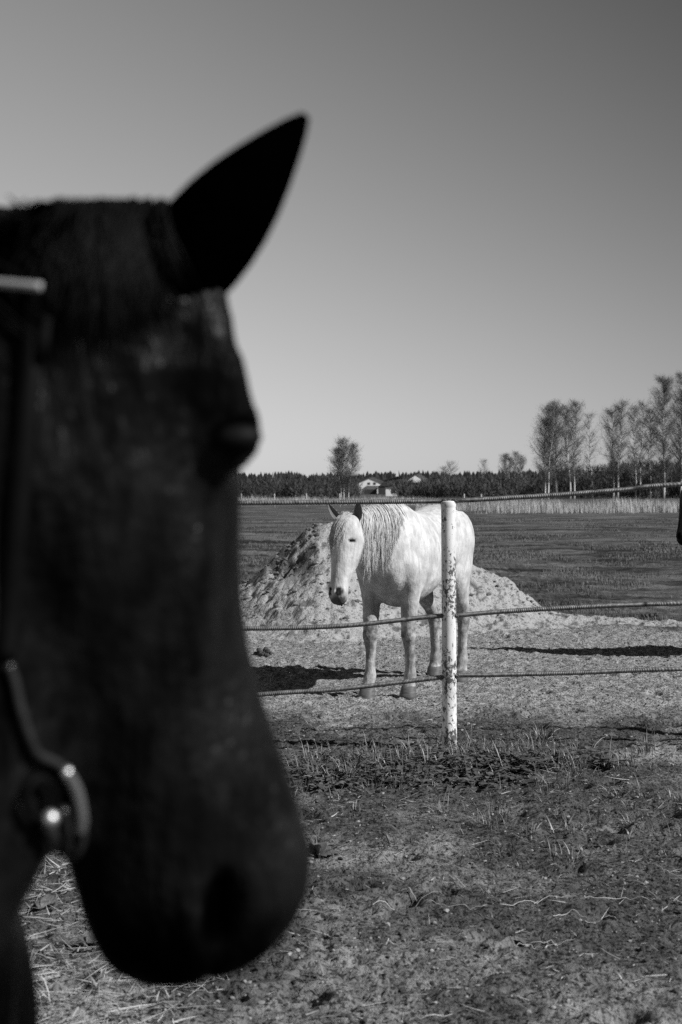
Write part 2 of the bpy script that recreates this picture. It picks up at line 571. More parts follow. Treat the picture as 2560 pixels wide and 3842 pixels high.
def build_mound():
    xs = np.arange(-3.4, 4.5, 0.022); ys = np.arange(13.6, 19.8, 0.028)
    X, Y = np.meshgrid(xs, ys)
    wob = 0.25 * (fbm(X * 1.3, Y * 0.9, 3, 61) - 0.5)
    R = np.interp(X + wob * 0.6, RX, RZ)
    yr = 16.7 + 0.35 * np.sin(X * 0.9 + 0.4)
    dist = np.abs(Y - yr + wob)
    h = R - 0.66 * np.sqrt(dist ** 2 + 0.02) + 0.09
    # skirt that runs out over the paddock
    k = 0.14
    h = k * np.log(1 + np.exp(np.clip(h / k, -40, 40)))
    edge = sstep(0, 0.5, X + 3.4) * sstep(0, 0.6, 4.4 - X) * sstep(0, 0.7, Y - 13.6) * sstep(0, 0.6, 19.7 - Y)
    rough = np.clip(h * 3, 0, 1)
    upleft = sstep(-0.1, -0.5, X) * sstep(0.5, 0.9, h)
    lump = fbm(X * 3.2, Y * 3.2, 4, 64) - 0.5
    ridge = np.abs(fbm(X * 5.5, Y * 5.5, 3, 67) - 0.5) * 2
    h = h + rough * (0.10 * lump - 0.025 * (ridge - 0.25)) + upleft * (0.16 * (fbm(X * 9, Y * 9, 4, 71, .62) - 0.55))
    pits = sstep(0.60, 0.72, fbm(X * 7, Y * 7, 3, 73))
    h = h - 0.03 * pits * rough + 0.028 * (fbm(X * 16, Y * 16, 3, 75) - 0.5) * (0.25 + rough)
    Z = gh(X, Y) - 0.05 + h * edge + 0.0 * X
    idx = np.arange(X.size).reshape(X.shape)
    f = np.stack([idx[:-1, :-1].ravel(), idx[:-1, 1:].ravel(), idx[1:, 1:].ravel(), idx[1:, :-1].ravel()], 1)
    soil = np.clip(upleft * 1.3 * sstep(0.42, 0.62, fbm(X * 5, Y * 5, 3, 80)) + sstep(0.64, 0.72, fbm(X * 14, Y * 14, 3, 83)) * 0.8, 0, 1)
    me = mesh_from('sand_heap', np.stack([X.ravel(), Y.ravel(), Z.ravel()], 1), f, True, {'soil': soil.ravel()})
    o = link('sand_heap', me, M['mound'])
    tag(o, 'long heap of pale sandy soil with dark clods behind the white horse', 'sand heap')
    return xs, ys, Z


MX, MY, MZ = build_mound()


def surf(x, y):
    """top of ground or heap"""
    x = np.asarray(x, float); y = np.asarray(y, float)
    g = gh(x, y)
    i = np.clip(((x - MX[0]) / (MX[1] - MX[0])).astype(int), 0, len(MX) - 1)
    j = np.clip(((y - MY[0]) / (MY[1] - MY[0])).astype(int), 0, len(MY) - 1)
    inside = (x > MX[0]) & (x < MX[-1]) & (y > MY[0]) & (y < MY[-1])
    return np.where(inside, np.maximum(g, MZ[j, i]), g)


# ------------------------------------------------------------------ fence of steel bars welded to a painted pipe
FY = 8.48
POST_R = 0.0435


def rebar_mesh(pts, r=0.0125):
    P = np.asarray(pts, float)
    L = np.sum(np.linalg.norm(np.diff(P, axis=0), axis=1))
    n = int(L / 0.004)
    c = smooth_path(P, n)
    t = np.gradient(c, axis=0); t /= np.linalg.norm(t, axis=1)[:, None]
    a = np.cross(t, [0, 1, 0]); a /= np.linalg.norm(a, axis=1)[:, None]
    b = np.cross(t, a)
    k = 10
    an = np.arange(k) * 2 * np.pi / k
    s = np.arange(n) * 0.004
    ph = 2 * np.pi * s[:, None] / 0.016 + np.where(np.sin(an) > 0, 1.0, -1.0)[None] * np.abs(an[None] - np.pi) * 0.9
    rr = r * (0.93 + 0.15 * np.clip(np.sin(ph), -0.2, 1) + 0.13 * (np.abs(np.cos(an))[None] > 0.99))
    v = c[:, None] + rr[..., None] * (np.cos(an)[None, :, None] * a[:, None] + np.sin(an)[None, :, None] * b[:, None])
    idx = np.arange(n * k).reshape(n, k)
    f = np.stack([idx[:-1].ravel(), np.roll(idx, -1, 1)[:-1].ravel(), np.roll(idx, -1, 1)[1:].ravel(), idx[1:].ravel()], 1)
    return mesh_from('rail', v.reshape(-1, 3), f, True)


def build_post(root, x, top, lean, zg):
    n = 28
    zs = np.concatenate([np.linspace(zg - 0.25, top - 0.04, 60), [top - 0.038, top - 0.03, top - 0.006, top]])
    rs = np.concatenate([np.full(60, POST_R), [POST_R * 1.0, POST_R * 1.06, POST_R * 1.06, POST_R * 1.0]])
    verts = []
    for z, r in zip(zs, rs):
        for k in range(n):
            an = 2 * math.pi * k / n
            dent = 1 + 0.012 * math.sin(3 * an + z * 7) * math.sin(z * 11 + an)
            verts.append((x + lean * z + r * dent * math.cos(an), FY + r * dent * math.sin(an), z))
    m = len(zs)
    faces = [(i * n + k, i * n + (k + 1) % n, (i + 1) * n + (k + 1) % n, (i + 1) * n + k) for i in range(m - 1) for k in range(n)]
    c = len(verts); verts.append((x + lean * top, FY, top + 0.004))
    faces += [((m - 1) * n + k, (m - 1) * n + (k + 1) % n, c) for k in range(n)]
    return link('post', mesh_from('post', verts, faces, True), M['post'], root)


def weld(parent, x, y, z, r=0.02):
    bm = bmesh.new()
    bmesh.ops.create_icosphere(bm, subdivisions=2, radius=r)
    for v in bm.verts:
        v.co *= 0.75 + 0.5 * random.Random(int(abs(v.co.x * 9e4 + v.co.z * 7e4))).random()
        v.co += Vector((x, y, z))
    me = bpy.data.meshes.new('weld'); bm.to_mesh(me); bm.free()
    return link('weld', me, M['weld'], parent)


def build_fence():
    xb = px(1689, FY)
    zb = float(gh(xb, FY))
    top = pz(1880, FY)
    root = empty('paddock_fence', (0, 0, 0))
    tag(root, 'fence of rusty ribbed steel bars welded to white pipe posts', 'fence')
    p = build_post(root, xb, top, -0.0065, zb)
    p['label'] = 'white painted pipe post with flaking rust spots'
    xl, xr = -2.55, 3.75
    build_post(root, xl, top - 0.07, 0.004, float(gh(xl, FY)))
    build_post(root, xr, top + 0.21, -0.004, float(gh(xr, FY)))
    yf = FY - 0.003
    P = lambda q, y=yf: [(px(a, FY), y, pz(b, FY)) for a, b in q]
    rails = [
        [(xl, yf, top - 0.08)] + P([(600, 1890), (900, 1887), (1300, 1884), (1600, 1881), (1690, 1880)], yf),
        P([(1690, 1879), (1800, 1874), (2100, 1856), (2350, 1836), (2560, 1816)], yf) + [(xr, yf, top + 0.20)],
        [(xl, yf, pz(2376, FY))] + P([(600, 2364), (900, 2359), (1120, 2356), (1300, 2348), (1450, 2333), (1570, 2319), (1668, 2310)], yf),
        P([(1712, 2310), (1900, 2294), (2200, 2277), (2400, 2269), (2560, 2264)], yf) + [(xr, yf, pz(2240, FY))],
        [(xl, yf, pz(2690, FY))] + P([(600, 2648), (990, 2606), (1250, 2589), (1450, 2567), (1666, 2541)], yf),
        P([(1712, 2535), (1900, 2532), (2200, 2524), (2560, 2511)], yf) + [(xr, yf, pz(2488, FY))],
    ]
    for k, q in enumerate(rails):
        r = link('rail', rebar_mesh(q, 0.0128), M['rebar'], root)
    for a, b in ((1668, 2310), (1711, 2309), (1667, 2541), (1712, 2535), (1672, 1880), (1708, 1879)):
        weld(root, px(a, FY), FY - 0.012, pz(b, FY), 0.019)


build_fence()


# ------------------------------------------------------------------ horses
def superring(cx, U, V, ru, rv, n, e=2.0):
    an = np.arange(n) * 2 * np.pi / n
    c, s = np.cos(an), np.sin(an)
    return cx[None] + (np.sign(c) * np.abs(c) ** (2 / e) * ru)[:, None] * U[None] + (np.sign(s) * np.abs(s) ** (2 / e) * rv)[:, None] * V[None]


def skin_rings(rings):
    """list of (n,3) rings -> verts, faces with capped ends"""
    n = len(rings[0]); m = len(rings)
    v = np.vstack(rings)
    f = [(i * n + k, i * n + (k + 1) % n, (i + 1) * n + (k + 1) % n, (i + 1) * n + k) for i in range(m - 1) for k in range(n)]
    c0 = len(v); v = np.vstack([v, rings[0].mean(0)[None], rings[-1].mean(0)[None]])
    f += [(k, c0, (k + 1) % n) for k in range(n)]
    f += [((m - 1) * n + k, (m - 1) * n + (k + 1) % n, c0 + 1) for k in range(n)]
    return v, f


def resample(rows, n):
    return smooth_path(np.asarray(rows, float), n)


HEAD_A = [  # s, front, back, half width: a horse's head seen from the side
    (0.00, 0.015, -0.085, 0.050), (0.04, 0.050, -0.125, 0.080), (0.10, 0.072, -0.165, 0.098), (0.17, 0.080, -0.195, 0.106),
    (0.23, 0.076, -0.200, 0.098), (0.30, 0.068, -0.185, 0.084), (0.36, 0.062, -0.148, 0.070), (0.42, 0.058, -0.105, 0.060),
    (0.48, 0.056, -0.082, 0.055), (0.535, 0.058, -0.080, 0.059), (0.575, 0.050, -0.078, 0.056), (0.61, 0.030, -0.066, 0.046), (0.632, 0.0, -0.045, 0.028)]
HEAD_B = [
    (0.00, 0.010, -0.105, 0.055), (0.05, 0.032, -0.140, 0.085), (0.10, 0.038, -0.170, 0.096), (0.15, 0.046, -0.200, 0.100),
    (0.19, 0.048, -0.220, 0.101), (0.24, 0.044, -0.226, 0.096), (0.30, 0.040, -0.212, 0.084), (0.36, 0.043, -0.180, 0.071),
    (0.42, 0.056, -0.145, 0.063), (0.47, 0.069, -0.122, 0.061), (0.51, 0.078, -0.116, 0.062), (0.54, 0.079, -0.112, 0.062),
    (0.57, 0.068, -0.104, 0.057), (0.595, 0.046, -0.092, 0.048), (0.612, 0.016, -0.066, 0.030)]


def head_rings(rows, O, S, F, W, n=28):
    R = resample(rows, 34)
    out = []
    an = np.arange(n) * 2 * np.pi / n
    c, s = np.cos(an), np.sin(an)
    for q, f, b, w in R:
        mid = (f + b) / 2; hh = (f - b) / 2
        lat = np.sign(c) * np.abs(c) ** 0.80 * w * (1 - 0.20 * np.clip(s, 0, 1) - 0.28 * np.clip(-s, 0, 1))
        fr = mid + np.sign(s) * np.abs(s) ** 0.85 * hh
        out.append(O[None] + S[None] * q + F[None] * fr[:, None] + W[None] * lat[:, None])
    return out


def ellipsoid(c, r, axes=None, nu=14, nv=10):
    c = np.asarray(c, float)
    A = np.eye(3) if axes is None else np.asarray(axes, float)
    rings = []
    for i in range(1, nv):
        th = math.pi * i / nv
        an = np.arange(nu) * 2 * np.pi / nu
        p = np.stack([r[0] * math.sin(th) * np.cos(an), r[1] * math.sin(th) * np.sin(an), np.full(nu, r[2] * math.cos(th))], 1)
        rings.append(c[None] + p @ A)
    return skin_rings(rings)


FORE = [(.57, .13, 1.20, .15, .075), (.545, .155, 1.05, .155, .095), (.50, .160, .92, .130, .092), (.475, .155, .82, .110, .082), (.485, .150, .72, .080, .068),
        (.50, .145, .60, .058, .055), (.51, .142, .52, .052, .050), (.518, .142, .47, .054, .052), (.508, .142, .42, .044, .043),
        (.50, .140, .36, .038, .037), (.50, .140, .27, .036, .034), (.50, .140, .205, .040, .037), (.505, .140, .165, .047, .045),
        (.525, .140, .115, .040, .042), (.542, .140, .085, .046, .048), (.552, .140, .05, .052, .053)]
HIND = [(-.50, .12, 1.25, .23, .13), (-.51, .15, 1.08, .235, .135), (-.51, .165, .94, .195, .12), (-.53, .168, .83, .15, .095), (-.57, .165, .73, .115, .075),
        (-.63, .158, .63, .080, .058), (-.69, .15, .56, .064, .047), (-.725, .147, .505, .060, .047), (-.722, .145, .44, .047, .041),
        (-.715, .143, .36, .039, .037), (-.71, .142, .27, .037, .036), (-.71, .142, .205, .041, .039), (-.705, .142, .165, .048, .047),
        (-.682, .142, .115, .041, .043), (-.668, .142, .085, .047, .049), (-.658, .142, .05, .053, .054)]
TRUNK = [(-.80, 1.12, .12, .10), (-.76, 1.13, .20, .17), (-.68, 1.15, .265, .235), (-.55, 1.165, .295, .275), (-.40, 1.155, .300, .285), (-.22, 1.12, .300, .275),
         (-.02, 1.078, .335, .285), (.16, 1.06, .362, .290), (.32, 1.068, .392, .272), (.44, 1.10, .402, .250), (.55, 1.115, .362, .235), (.66, 1.10, .280, .210), (.74, 1.09, .17, .150), (.78, 1.08, .09, .09)]


def leg_rows(rows, side, swing, dy, ztop=0.95):
    out = []
    for x, y, z, rx, ry in rows:
        if z < .7: rx, ry = rx * 1.12, ry * 1.12
        k = max(0.0, 1 - z / ztop)
        out.append((x + swing * k, side * (y + dy * k), z, rx, ry))
    return out


EAR_P = [(-.12, .52), (0.0, .66), (.12, .84), (.25, .97), (.38, 1.0), (.52, .93), (.66, .76), (.80, .50), (.91, .25), (.985, .07)]
EAR_D = [(-.12, .80), (0.0, .95), (.12, 1.0), (.25, .99), (.38, .93), (.52, .81), (.66, .64), (.80, .44), (.91, .26), (.985, .10)]


def ear_geo(base, axis, wide, back, length, width, cup=0.4, prof=EAR_P, thick=0.007, curl=0.02):
    """cupped leaf: base point, direction, across, and the side its back faces"""
    base, axis, wide, back = [np.asarray(a, float) / (1 if i == 0 else np.linalg.norm(a)) for i, a in enumerate((base, axis, wide, back))]
    rings = []
    for t, w in prof:
        hw = width / 2 * w
        c = base + axis * length * t + back * (-curl * t * t)
        out = []; inn = []
        for u in np.linspace(-1, 1, 9):
            p = c + wide * hw * u + back * (cup * hw * (1 - u * u) * 1.1)
            th = thick * (1 - 0.75 * abs(u) ** 2) * (0.45 + 0.55 * w)
            out.append(p + back * th); inn.append(p - back * th * 0.4)
        rings.append(np.array(out + inn[::-1]))
    return skin_rings(rings)


def join_geo(parts):
    vs = []; fs = []; n = 0
    for v, f in parts:
        vs.append(np.asarray(v)); fs += [tuple(i + n for i in q) for q in f]; n += len(v)
    return np.vstack(vs), fs


def remeshed(name, parts, voxel, smooth_it):
    v, f = join_geo(parts)
    me = mesh_from(name + '_src', v, f, True)
    bm = bmesh.new(); bm.from_mesh(me); bmesh.ops.recalc_face_normals(bm, faces=bm.faces); bm.to_mesh(me); bm.free()
    o = bpy.data.objects.new(name + '_src', me); C.objects.link(o)
    r = o.modifiers.new('r', 'REMESH'); r.mode = 'VOXEL'; r.voxel_size = voxel; r.use_smooth_shade = True
    s = o.modifiers.new('s', 'SMOOTH'); s.factor = 0.5; s.iterations = smooth_it
    dg = bpy.context.evaluated_depsgraph_get(); dg.update()
    out = bpy.data.meshes.new_from_object(o.evaluated_get(dg))
    bpy.data.objects.remove(o); bpy.data.meshes.remove(me)
    out.name = name
    return out


def append_geo(me, parts):
    bm = bmesh.new(); bm.from_mesh(me)
    for v, f in parts:
        b2 = bmesh.new()
        vs = [b2.verts.new(p) for p in v]
        for q in f: b2.faces.new([vs[i] for i in q])
        bmesh.ops.recalc_face_normals(b2, faces=b2.faces)
        t = bpy.data.meshes.new('t'); b2.to_mesh(t); b2.free()
        bm.from_mesh(t); bpy.data.meshes.remove(t)
    for f in bm.faces: f.smooth = True
    bm.to_mesh(me); bm.free()


def coords(me):
    a = np.empty(len(me.vertices) * 3, np.float32); me.vertices.foreach_get('co', a)
    return a.reshape(-1, 3).astype(float)


def strands_mesh(name, lines, r0, sides=3):
    """lines: list of (k,3) arrays; tapered strands"""
    vs = []; fs = []; n = 0
    for P, r in zip(lines, r0):
        k = len(P)
        t = np.gradient(P, axis=0); t /= (np.linalg.norm(t, axis=1)[:, None] + 1e-9)
        a = np.cross(t, [0.31, 0.87, 0.22]); a /= (np.linalg.norm(a, axis=1)[:, None] + 1e-9)
        b = np.cross(t, a)
        rad = r * (1 - np.linspace(0, 1, k) ** 2 * 0.85)
        for q in range(sides):
            an = 2 * math.pi * q / sides
            vs.append(P + rad[:, None] * (math.cos(an) * a + math.sin(an) * b))
        idx = n + np.arange(sides * k).reshape(sides, k)
        nx = np.roll(idx, -1, 0)
        fs.append(np.stack([idx[:, :-1].ravel(), nx[:, :-1].ravel(), nx[:, 1:].ravel(), idx[:, 1:].ravel()], 1))
        n += sides * k
    return mesh_from(name, np.vstack(vs), np.vstack(fs), True)


def wide_head(rows, k):
    return [(a, b, c, d * k) for a, b, c, d in rows]


def make_horse(name, coat, hair, hoofmat, neck, headO, headS, headF, head_rows, swings, voxel, smooth_it, ears, brow=0.0, nf=.040, hscale=1.0):
    """neck rows: x,y,z,half-depth,half-width along the centre line. Returns root Empty and frames."""
    root = empty(name)
    O = np.array(headO, float); S = np.array(headS, float); S /= np.linalg.norm(S)
    F = np.array(headF, float); F -= S * F.dot(S); F /= np.linalg.norm(F)
    W = np.cross(F, S)                                  # to the horse's left or right; mirrored features use both signs
    rows = [(a * hscale, b * hscale, c * hscale, d * hscale) for a, b, c, d in head_rows]
    H = lambda s, f, w: O + S * (s * hscale) + F * (f * hscale) + W * (w * hscale)
    parts = []
    # trunk
    R = resample(TRUNK, 30)
    X, Y, Z = np.eye(3)
    parts.append(skin_rings([superring(np.array([x, 0, z]), Y, Z, b, a, 28, 2.15) for x, z, a, b in R]))
    # legs
    hoof_at = []
    for rows_l, tagname in ((FORE, 'fore'), (HIND, 'hind')):
        for side in (-1, 1):
            sw, dy = swings[(tagname, side)]
            q = leg_rows(rows_l, side, sw, dy)
            parts.append(skin_rings([superring(np.array([x, y, z]), X, Y, rx, ry, 20, 2.1) for x, y, z, rx, ry in resample(q, 44)]))
            x, y, z, rx, ry = q[-1]
            hoof_at.append((x, y, 1 if tagname == 'fore' else 1))
            # joints: knee / hock points and the ergot of the fetlock
            kx, ky, kz = (q[7][0], q[7][1], q[7][2])
            if tagname == 'fore':
                parts.append(ellipsoid((kx + .012, ky, kz + .005), (.046, .05, .055)))
                parts.append(ellipsoid((kx - .045, ky, kz + .03), (.024, .022, .03)))
            else:
                parts.append(ellipsoid((kx - .045, ky, kz + .045), (.030, .026, .05)))
            fx, fy, fz = q[12][:3]
            parts.append(ellipsoid((fx - .030, fy, fz - .005), (.030, .032, .036)))
    # muscle masses
    for sd in (-1, 1):
        parts.append(ellipsoid((.46, sd * .175, 1.14), (.15, .068, .22), [[.94, 0, -.34], [0, 1, 0], [.34, 0, .94]]))    # shoulder blade
        parts.append(ellipsoid((.40, sd * .178, .93), (.15, .070, .15)))                                                 # triceps
        parts.append(ellipsoid((.63, sd * .10, .97), (.085, .08, .12)))                                                # breast
        parts.append(ellipsoid((-.34, sd * .215, 1.315), (.075, .05, .05)))                                              # point of hip
        parts.append(ellipsoid((-.52, sd * .17, 1.16), (.24, .13, .26)))                                               # quarters
        parts.append(ellipsoid((-.36, sd * .175, .93), (.11, .085, .12)))                                              # stifle
    # neck
    N_ = resample(neck, 20)
    rings = []
    P = N_[:, :3]
    T = np.gradient(P, axis=0); T /= np.linalg.norm(T, axis=1)[:, None]
    frames = []
    for i in range(len(N_)):
        lat = np.cross([0, 0, 1.0], T[i]); lat /= np.linalg.norm(lat)
        up = np.cross(T[i], lat)
        frames.append((P[i], T[i], lat, up, N_[i, 3], N_[i, 4]))
        rings.append(superring(P[i], lat, up, N_[i, 4], N_[i, 3], 24, 1.9))
    parts.append(skin_rings(rings))
    # head
    parts.append(skin_rings(head_rings(rows, O, S, F, W)))
    for sd in (-1, 1):
        k = hscale
        ax = [list(W), list(F), list(S)]
        parts.append(ellipsoid(H(.182, .018 + brow * .6, sd * (.068 + brow * .7)), (.027 * k, .029 * k, .034 * k), ax))              # orbit
        parts.append(ellipsoid(H(.145 + brow, .016 + brow * .7, sd * (.072 + brow)), (.020 * k, .022 * k, .045 * k), ax))              # brow
        if brow:
            parts.append(ellipsoid(H(.105, .016, sd * .062), (.022 * k, .022 * k, .075 * k), ax))           # temple running down into the brow
        parts.append(ellipsoid(H(.20, -.105, sd * .060), (.036 * k, .095 * k, .10 * k), ax))             # cheek
        parts.append(ellipsoid(H(.29, -.012, sd * .060), (.020 * k, .018 * k, .085 * k), ax))            # facial crest
        parts.append(ellipsoid(H(.545, nf - .012, sd * .046), (.024 * k, .030 * k, .036 * k), ax))            # nostril wing
    for sd in (-1, 1):
        parts.append(ellipsoid(H(.135, -.035, sd * .083), (.015 * hscale, .050 * hscale, .016 * hscale), [list(W), list(F), list(S)]))   # cheekbone arch
    parts.append(ellipsoid(H(.575, -.055, 0), (.040 * hscale, .034 * hscale, .040 * hscale), [list(W), list(F), list(S)]))   # chin
    me = remeshed(name + '_body', parts, voxel, smooth_it)
    # nostrils, mouth line, eye sockets
    V = coords(me)
    rel = V - O
    s = rel @ S / hscale; f = rel @ F / hscale; w = rel @ W / hscale
    aw = np.abs(w)
    nearhead = (s > -0.02) & (s < 0.68) & (f > -0.25) & (f < 0.14) & (aw < 0.14)
    # nostril: comma around s=.55, f=.03..0.055
    nd = np.sqrt(((s - .545 + 0.35 * (f - nf)) / .030) ** 2 + ((f - nf) / .016) ** 2)
    nost = np.where(nearhead & (aw > .018), np.clip(1.25 - nd, 0, 1), 0)
    V -= (np.sign(w) * np.clip(nost * 1.6, 0, 1) * 0.020 * hscale)[:, None] * W[None]
    # mouth line
    ml = np.where(nearhead & (s > .50) & (s < .66), np.exp(-((f + 0.020 + 1.1 * (s - .60) * (s < .6) * 0.25) / .006) ** 2), 0)
    cen = O + S * (.57 * hscale) + F * (-.02 * hscale)
    V -= ((V - cen) * (ml * 0.10)[:, None])
    # eye socket
    ed = np.sqrt(((s - .186) / .020) ** 2 + ((f - .026) / .026) ** 2)
    eye = np.where(nearhead & (aw > .05), np.clip(1.2 - ed, 0, 1), 0)
    V -= (np.sign(w) * eye * 0.005 * hscale)[:, None] * W[None]
    me.vertices.foreach_set('co', V.astype(np.float32).ravel())
    me.update()
    nbody = len(V)
    ear_parts = [ear_geo(H(*e['at']), sum(a * b for a, b in zip(e['axis'], (S, F, W))), sum(a * b for a, b in zip(e['wide'], (S, F, W))),
                         sum(a * b for a, b in zip(e['back'], (S, F, W))), e['len'] * hscale, e['w'] * hscale, e.get('cup', .5), e.get('prof', EAR_P)) for e in ears]
    append_geo(me, ear_parts)
    V = coords(me)
    rel = V - O
    s = rel @ S / hscale; f = rel @ F / hscale; w = rel @ W / hscale
    aw = np.abs(w)
    nearhead = (s > 0.3) & (s < 0.70) & (f > -0.25) & (f < 0.14) & (aw < 0.14)
    wob = fbm(V[:, 0] * 30 + V[:, 2] * 11, V[:, 1] * 30 - V[:, 2] * 23, 3, 91) - 0.5
    muzz = np.where(nearhead, sstep(.535, .60, s + 0.05 * wob - 0.15 * (f - .02)), 0)
    nd = np.sqrt(((s - .545 + 0.35 * (f - nf)) / .030) ** 2 + ((f - nf) / .016) ** 2)
    nost = np.where(nearhead & (aw > .018), sstep(1.25, .85, nd), 0)
    near2 = (s > 0.1) & (s < 0.3) & (f > -.05) & (aw > .05) & (aw < .14)
    ed = np.sqrt(((s - .186) / .014) ** 2 + ((f - .026) / .022) ** 2)
    eyes = np.where(near2, sstep(1.3, .8, ed), 0)
    skin = np.clip(np.maximum(np.maximum(muzz * 0.85, nost), eyes), 0, 1)
    earmask = np.zeros(len(V)); earmask[nbody:] = 1
    idx = nbody
    for (v, fcs), e in zip(ear_parts, ears):
        cnt = len(v)
        sl = np.full(cnt, e.get('outer', 0.0))
        per = 18
        for i in range(10):
            sl[i * per + 9:i * per + 18] = e.get('inner', 0.75)
            sl[i * per + 9] = sl[i * per + 17] = max(0.2, e.get('outer', 0))
        skin[idx:idx + cnt] = sl
        idx += cnt
    z = V[:, 2]
    mud = np.clip(sstep(.95, .50, z) * 0.85 + 0.35 * sstep(.62, .40, z) * sstep(.36, .46, z), 0, 1) * (1 - nearhead)
    mud = np.maximum(mud, 0.25 * sstep(0.95, 0.7, z) * (1 - nearhead))
    set_attr(me, 'skin', skin); set_attr(me, 'mud', mud)
    link('body', me, coat, root)
    # eyes
    for sd in (-1, 1):
        v, fc = ellipsoid(H(.188, .022 + brow * .6, sd * (.0835 + brow * .7)), (.012 * hscale, .018 * hscale, .010 * hscale), [list(W), list(F), list(S)], 16, 12)
        link('eye', mesh_from('eye', v, fc, True), M['eye'], root)
    # hooves
    for hx, hy, _ in hoof_at:
        rg = []
        for z, dx, rx, ry in ((0.092, -.012, .046, .046), (.082, -.008, .055, .055), (.06, 0, .060, .059), (.02, .012, .067, .064), (-.012, .018, .071, .067)):
            rg.append(superring(np.array([hx + dx, hy, z]), X, Y, rx, ry, 20, 2.3))
        v, fc = skin_rings(rg)
        link('hoof', mesh_from('hoof', v, fc, True), hoofmat, root)
    return root, dict(O=O, S=S, F=F, W=W, H=H, frames=frames, neck=N_)


def t_w(d):
    return min(1.0, d / 0.25)


def neck_mane(fr, side, n_locks, per, length, seed, t0=0.15, t1=1.0, lift=0.012, r=0.0022, spread=0.012, wave=0.008):
    g = np.random.default_rng(seed)
    frames = fr['frames']
    lines = []; rad = []
    for i in range(n_locks):
        t = t0 + (t1 - t0) * (i + g.uniform(0, 1)) / n_locks
        k = t * (len(frames) - 1); a = int(min(k, len(frames) - 2)); u = k - a
        P = frames[a][0] * (1 - u) + frames[a + 1][0] * u
        T, lat, up = frames[a][1], frames[a][2] * side, frames[a][3]
        hd = frames[a][4] * (1 - u) + frames[a + 1][4] * u
        hw = frames[a][5] * (1 - u) + frames[a + 1][5] * u
        L = length * g.uniform(0.75, 1.15)
        drift = g.normal(0, 0.10)
        tip_out = g.uniform(0.0, 0.03)
        ph = g.uniform(0, 6.28)
        for j in range(per):
            off = T * g.normal(0, spread) + lat * g.normal(0, 0.008)
            Ls = L * g.uniform(0.72, 1.05)
            pts = []
            m = 11
            hang = None
            step = Ls / (m - 1)
            th = math.pi / 2 + g.uniform(0.0, 0.25)
            li = lift + g.uniform(0, 0.014)
            bare = None
            for q in range(m):
                sdist = q * step
                arc = (hd + hw) / 2
                th_q = math.pi / 2 - sdist / arc + 0.12
                if th_q > -0.25:
                    e = 1.9
                    cth, sth = math.cos(th_q), math.sin(th_q)
                    base = P + lat * (abs(cth) ** (2 / e) * math.copysign(1, cth) * hw) + up * (abs(sth) ** (2 / e) * math.copysign(1, sth) * hd)
                    nrm = (lat * cth / hw + up * sth / hd); nrm = nrm / np.linalg.norm(nrm)
                    c = base + nrm * (li if q else -0.006)
                else:
                    c = bare + np.array([0, 0, -1.0]) * step + lat * tip_out * 0.1
                bare = c
                c = c + T * (drift * sdist * 0.5 + wave * t_w(sdist) * math.sin(ph + sdist * 9))
                pts.append(c + off * (0.4 + 0.6 * q / m))
            lines.append(np.array(pts)); rad.append(r * g.uniform(0.7, 1.3))
    return lines, rad


def multiply_hair(lines, rad, per, spread, seed):
    g = np.random.default_rng(seed)
    out = []; rr = []
    for P, r in zip(lines, rad):
        k = len(P)
        t = np.linspace(0, 1, k)[:, None]
        tip = g.normal(0, spread * 0.7, 3)
        for j in range(per):
            o = g.normal(0, spread, 3) * [1, 1, 0.4]
            cut = g.uniform(.80, 1.0)
            Q = P[0] + (P - P[0]) * (cut + (1 - cut) * (1 - t))
            pinch = 1 - 0.75 * t ** 1.5                 # locks run together at the tip
            out.append(Q + o * pinch + tip * t ** 2 + g.normal(0, .005, 3) * t ** 2)
            rr.append(r * g.uniform(.7, 1.3))
    return out, rr


def forelock(fr, n, length, seed, lean, r=0.002):
    g = np.random.default_rng(seed)
    H = fr['H']
    lines = []; rad = []
    for i in range(n):
        w0 = g.normal(0.0, 0.022); s0 = g.uniform(-0.02, 0.06)
        L = length * g.uniform(0.55, 1.05)
        ww = lean * g.uniform(0.35, 1.15) + g.normal(0, 0.012)
        pts = []
        for q in range(10):
            t = q / 9
            s = s0 + L * t
            w = w0 + ww * t ** 0.8
            base_f = np.interp(s, [r_[0] for r_ in HEAD_A], [r_[1] for r_ in HEAD_A])
            hw = np.interp(s, [r_[0] for r_ in HEAD_A], [r_[3] for r_ in HEAD_A])
            f = base_f - 0.09 * min(1.4, abs(w) / hw) ** 2.2 + 0.010 + g.uniform(0, 0.004)
            pts.append(H(s, f, w + 0.004 * math.sin(q * 0.9 + i)))
        lines.append(np.array(pts)); rad.append(r * g.uniform(0.7, 1.3))
    return lines, rad


def tail_lines(seed, n=260, r=0.003, length=0.85):
    g = np.random.default_rng(seed)
    lines = []; rad = []
    for i in range(n):
        a = g.uniform(0, 2 * math.pi); q = math.sqrt(g.uniform(0, 1))
        L = length * g.uniform(0.7, 1.0)
        pts = []
        for k in range(9):
            t = k / 8
            x = -0.76 - 0.11 * (1 - math.exp(-t * 6)) + q * 0.05 * math.cos(a) * (0.5 + t)
            y = q * 0.05 * math.sin(a) * (0.5 + t)
            z = 1.30 + 0.03 * math.sin(min(1, t * 4) * math.pi) - L * t
            pts.append((x, y, z))
        lines.append(np.array(pts)); rad.append(r)
    return lines, rad


EAR = lambda sd, w=0.062, L=0.150, out=0.30, fwd=0.10, turn=0.5, inner=.75: dict(
    at=(0.042, -0.038, sd * 0.074), axis=(-1.0, fwd, sd * out), wide=(0, turn * 1.0, sd * 1.0) if False else (0.0, math.sin(turn) * sd * -1.0, math.cos(turn)),
    back=(0.0, -math.cos(turn), -math.sin(turn) * sd), len=L, w=w, inner=inner)

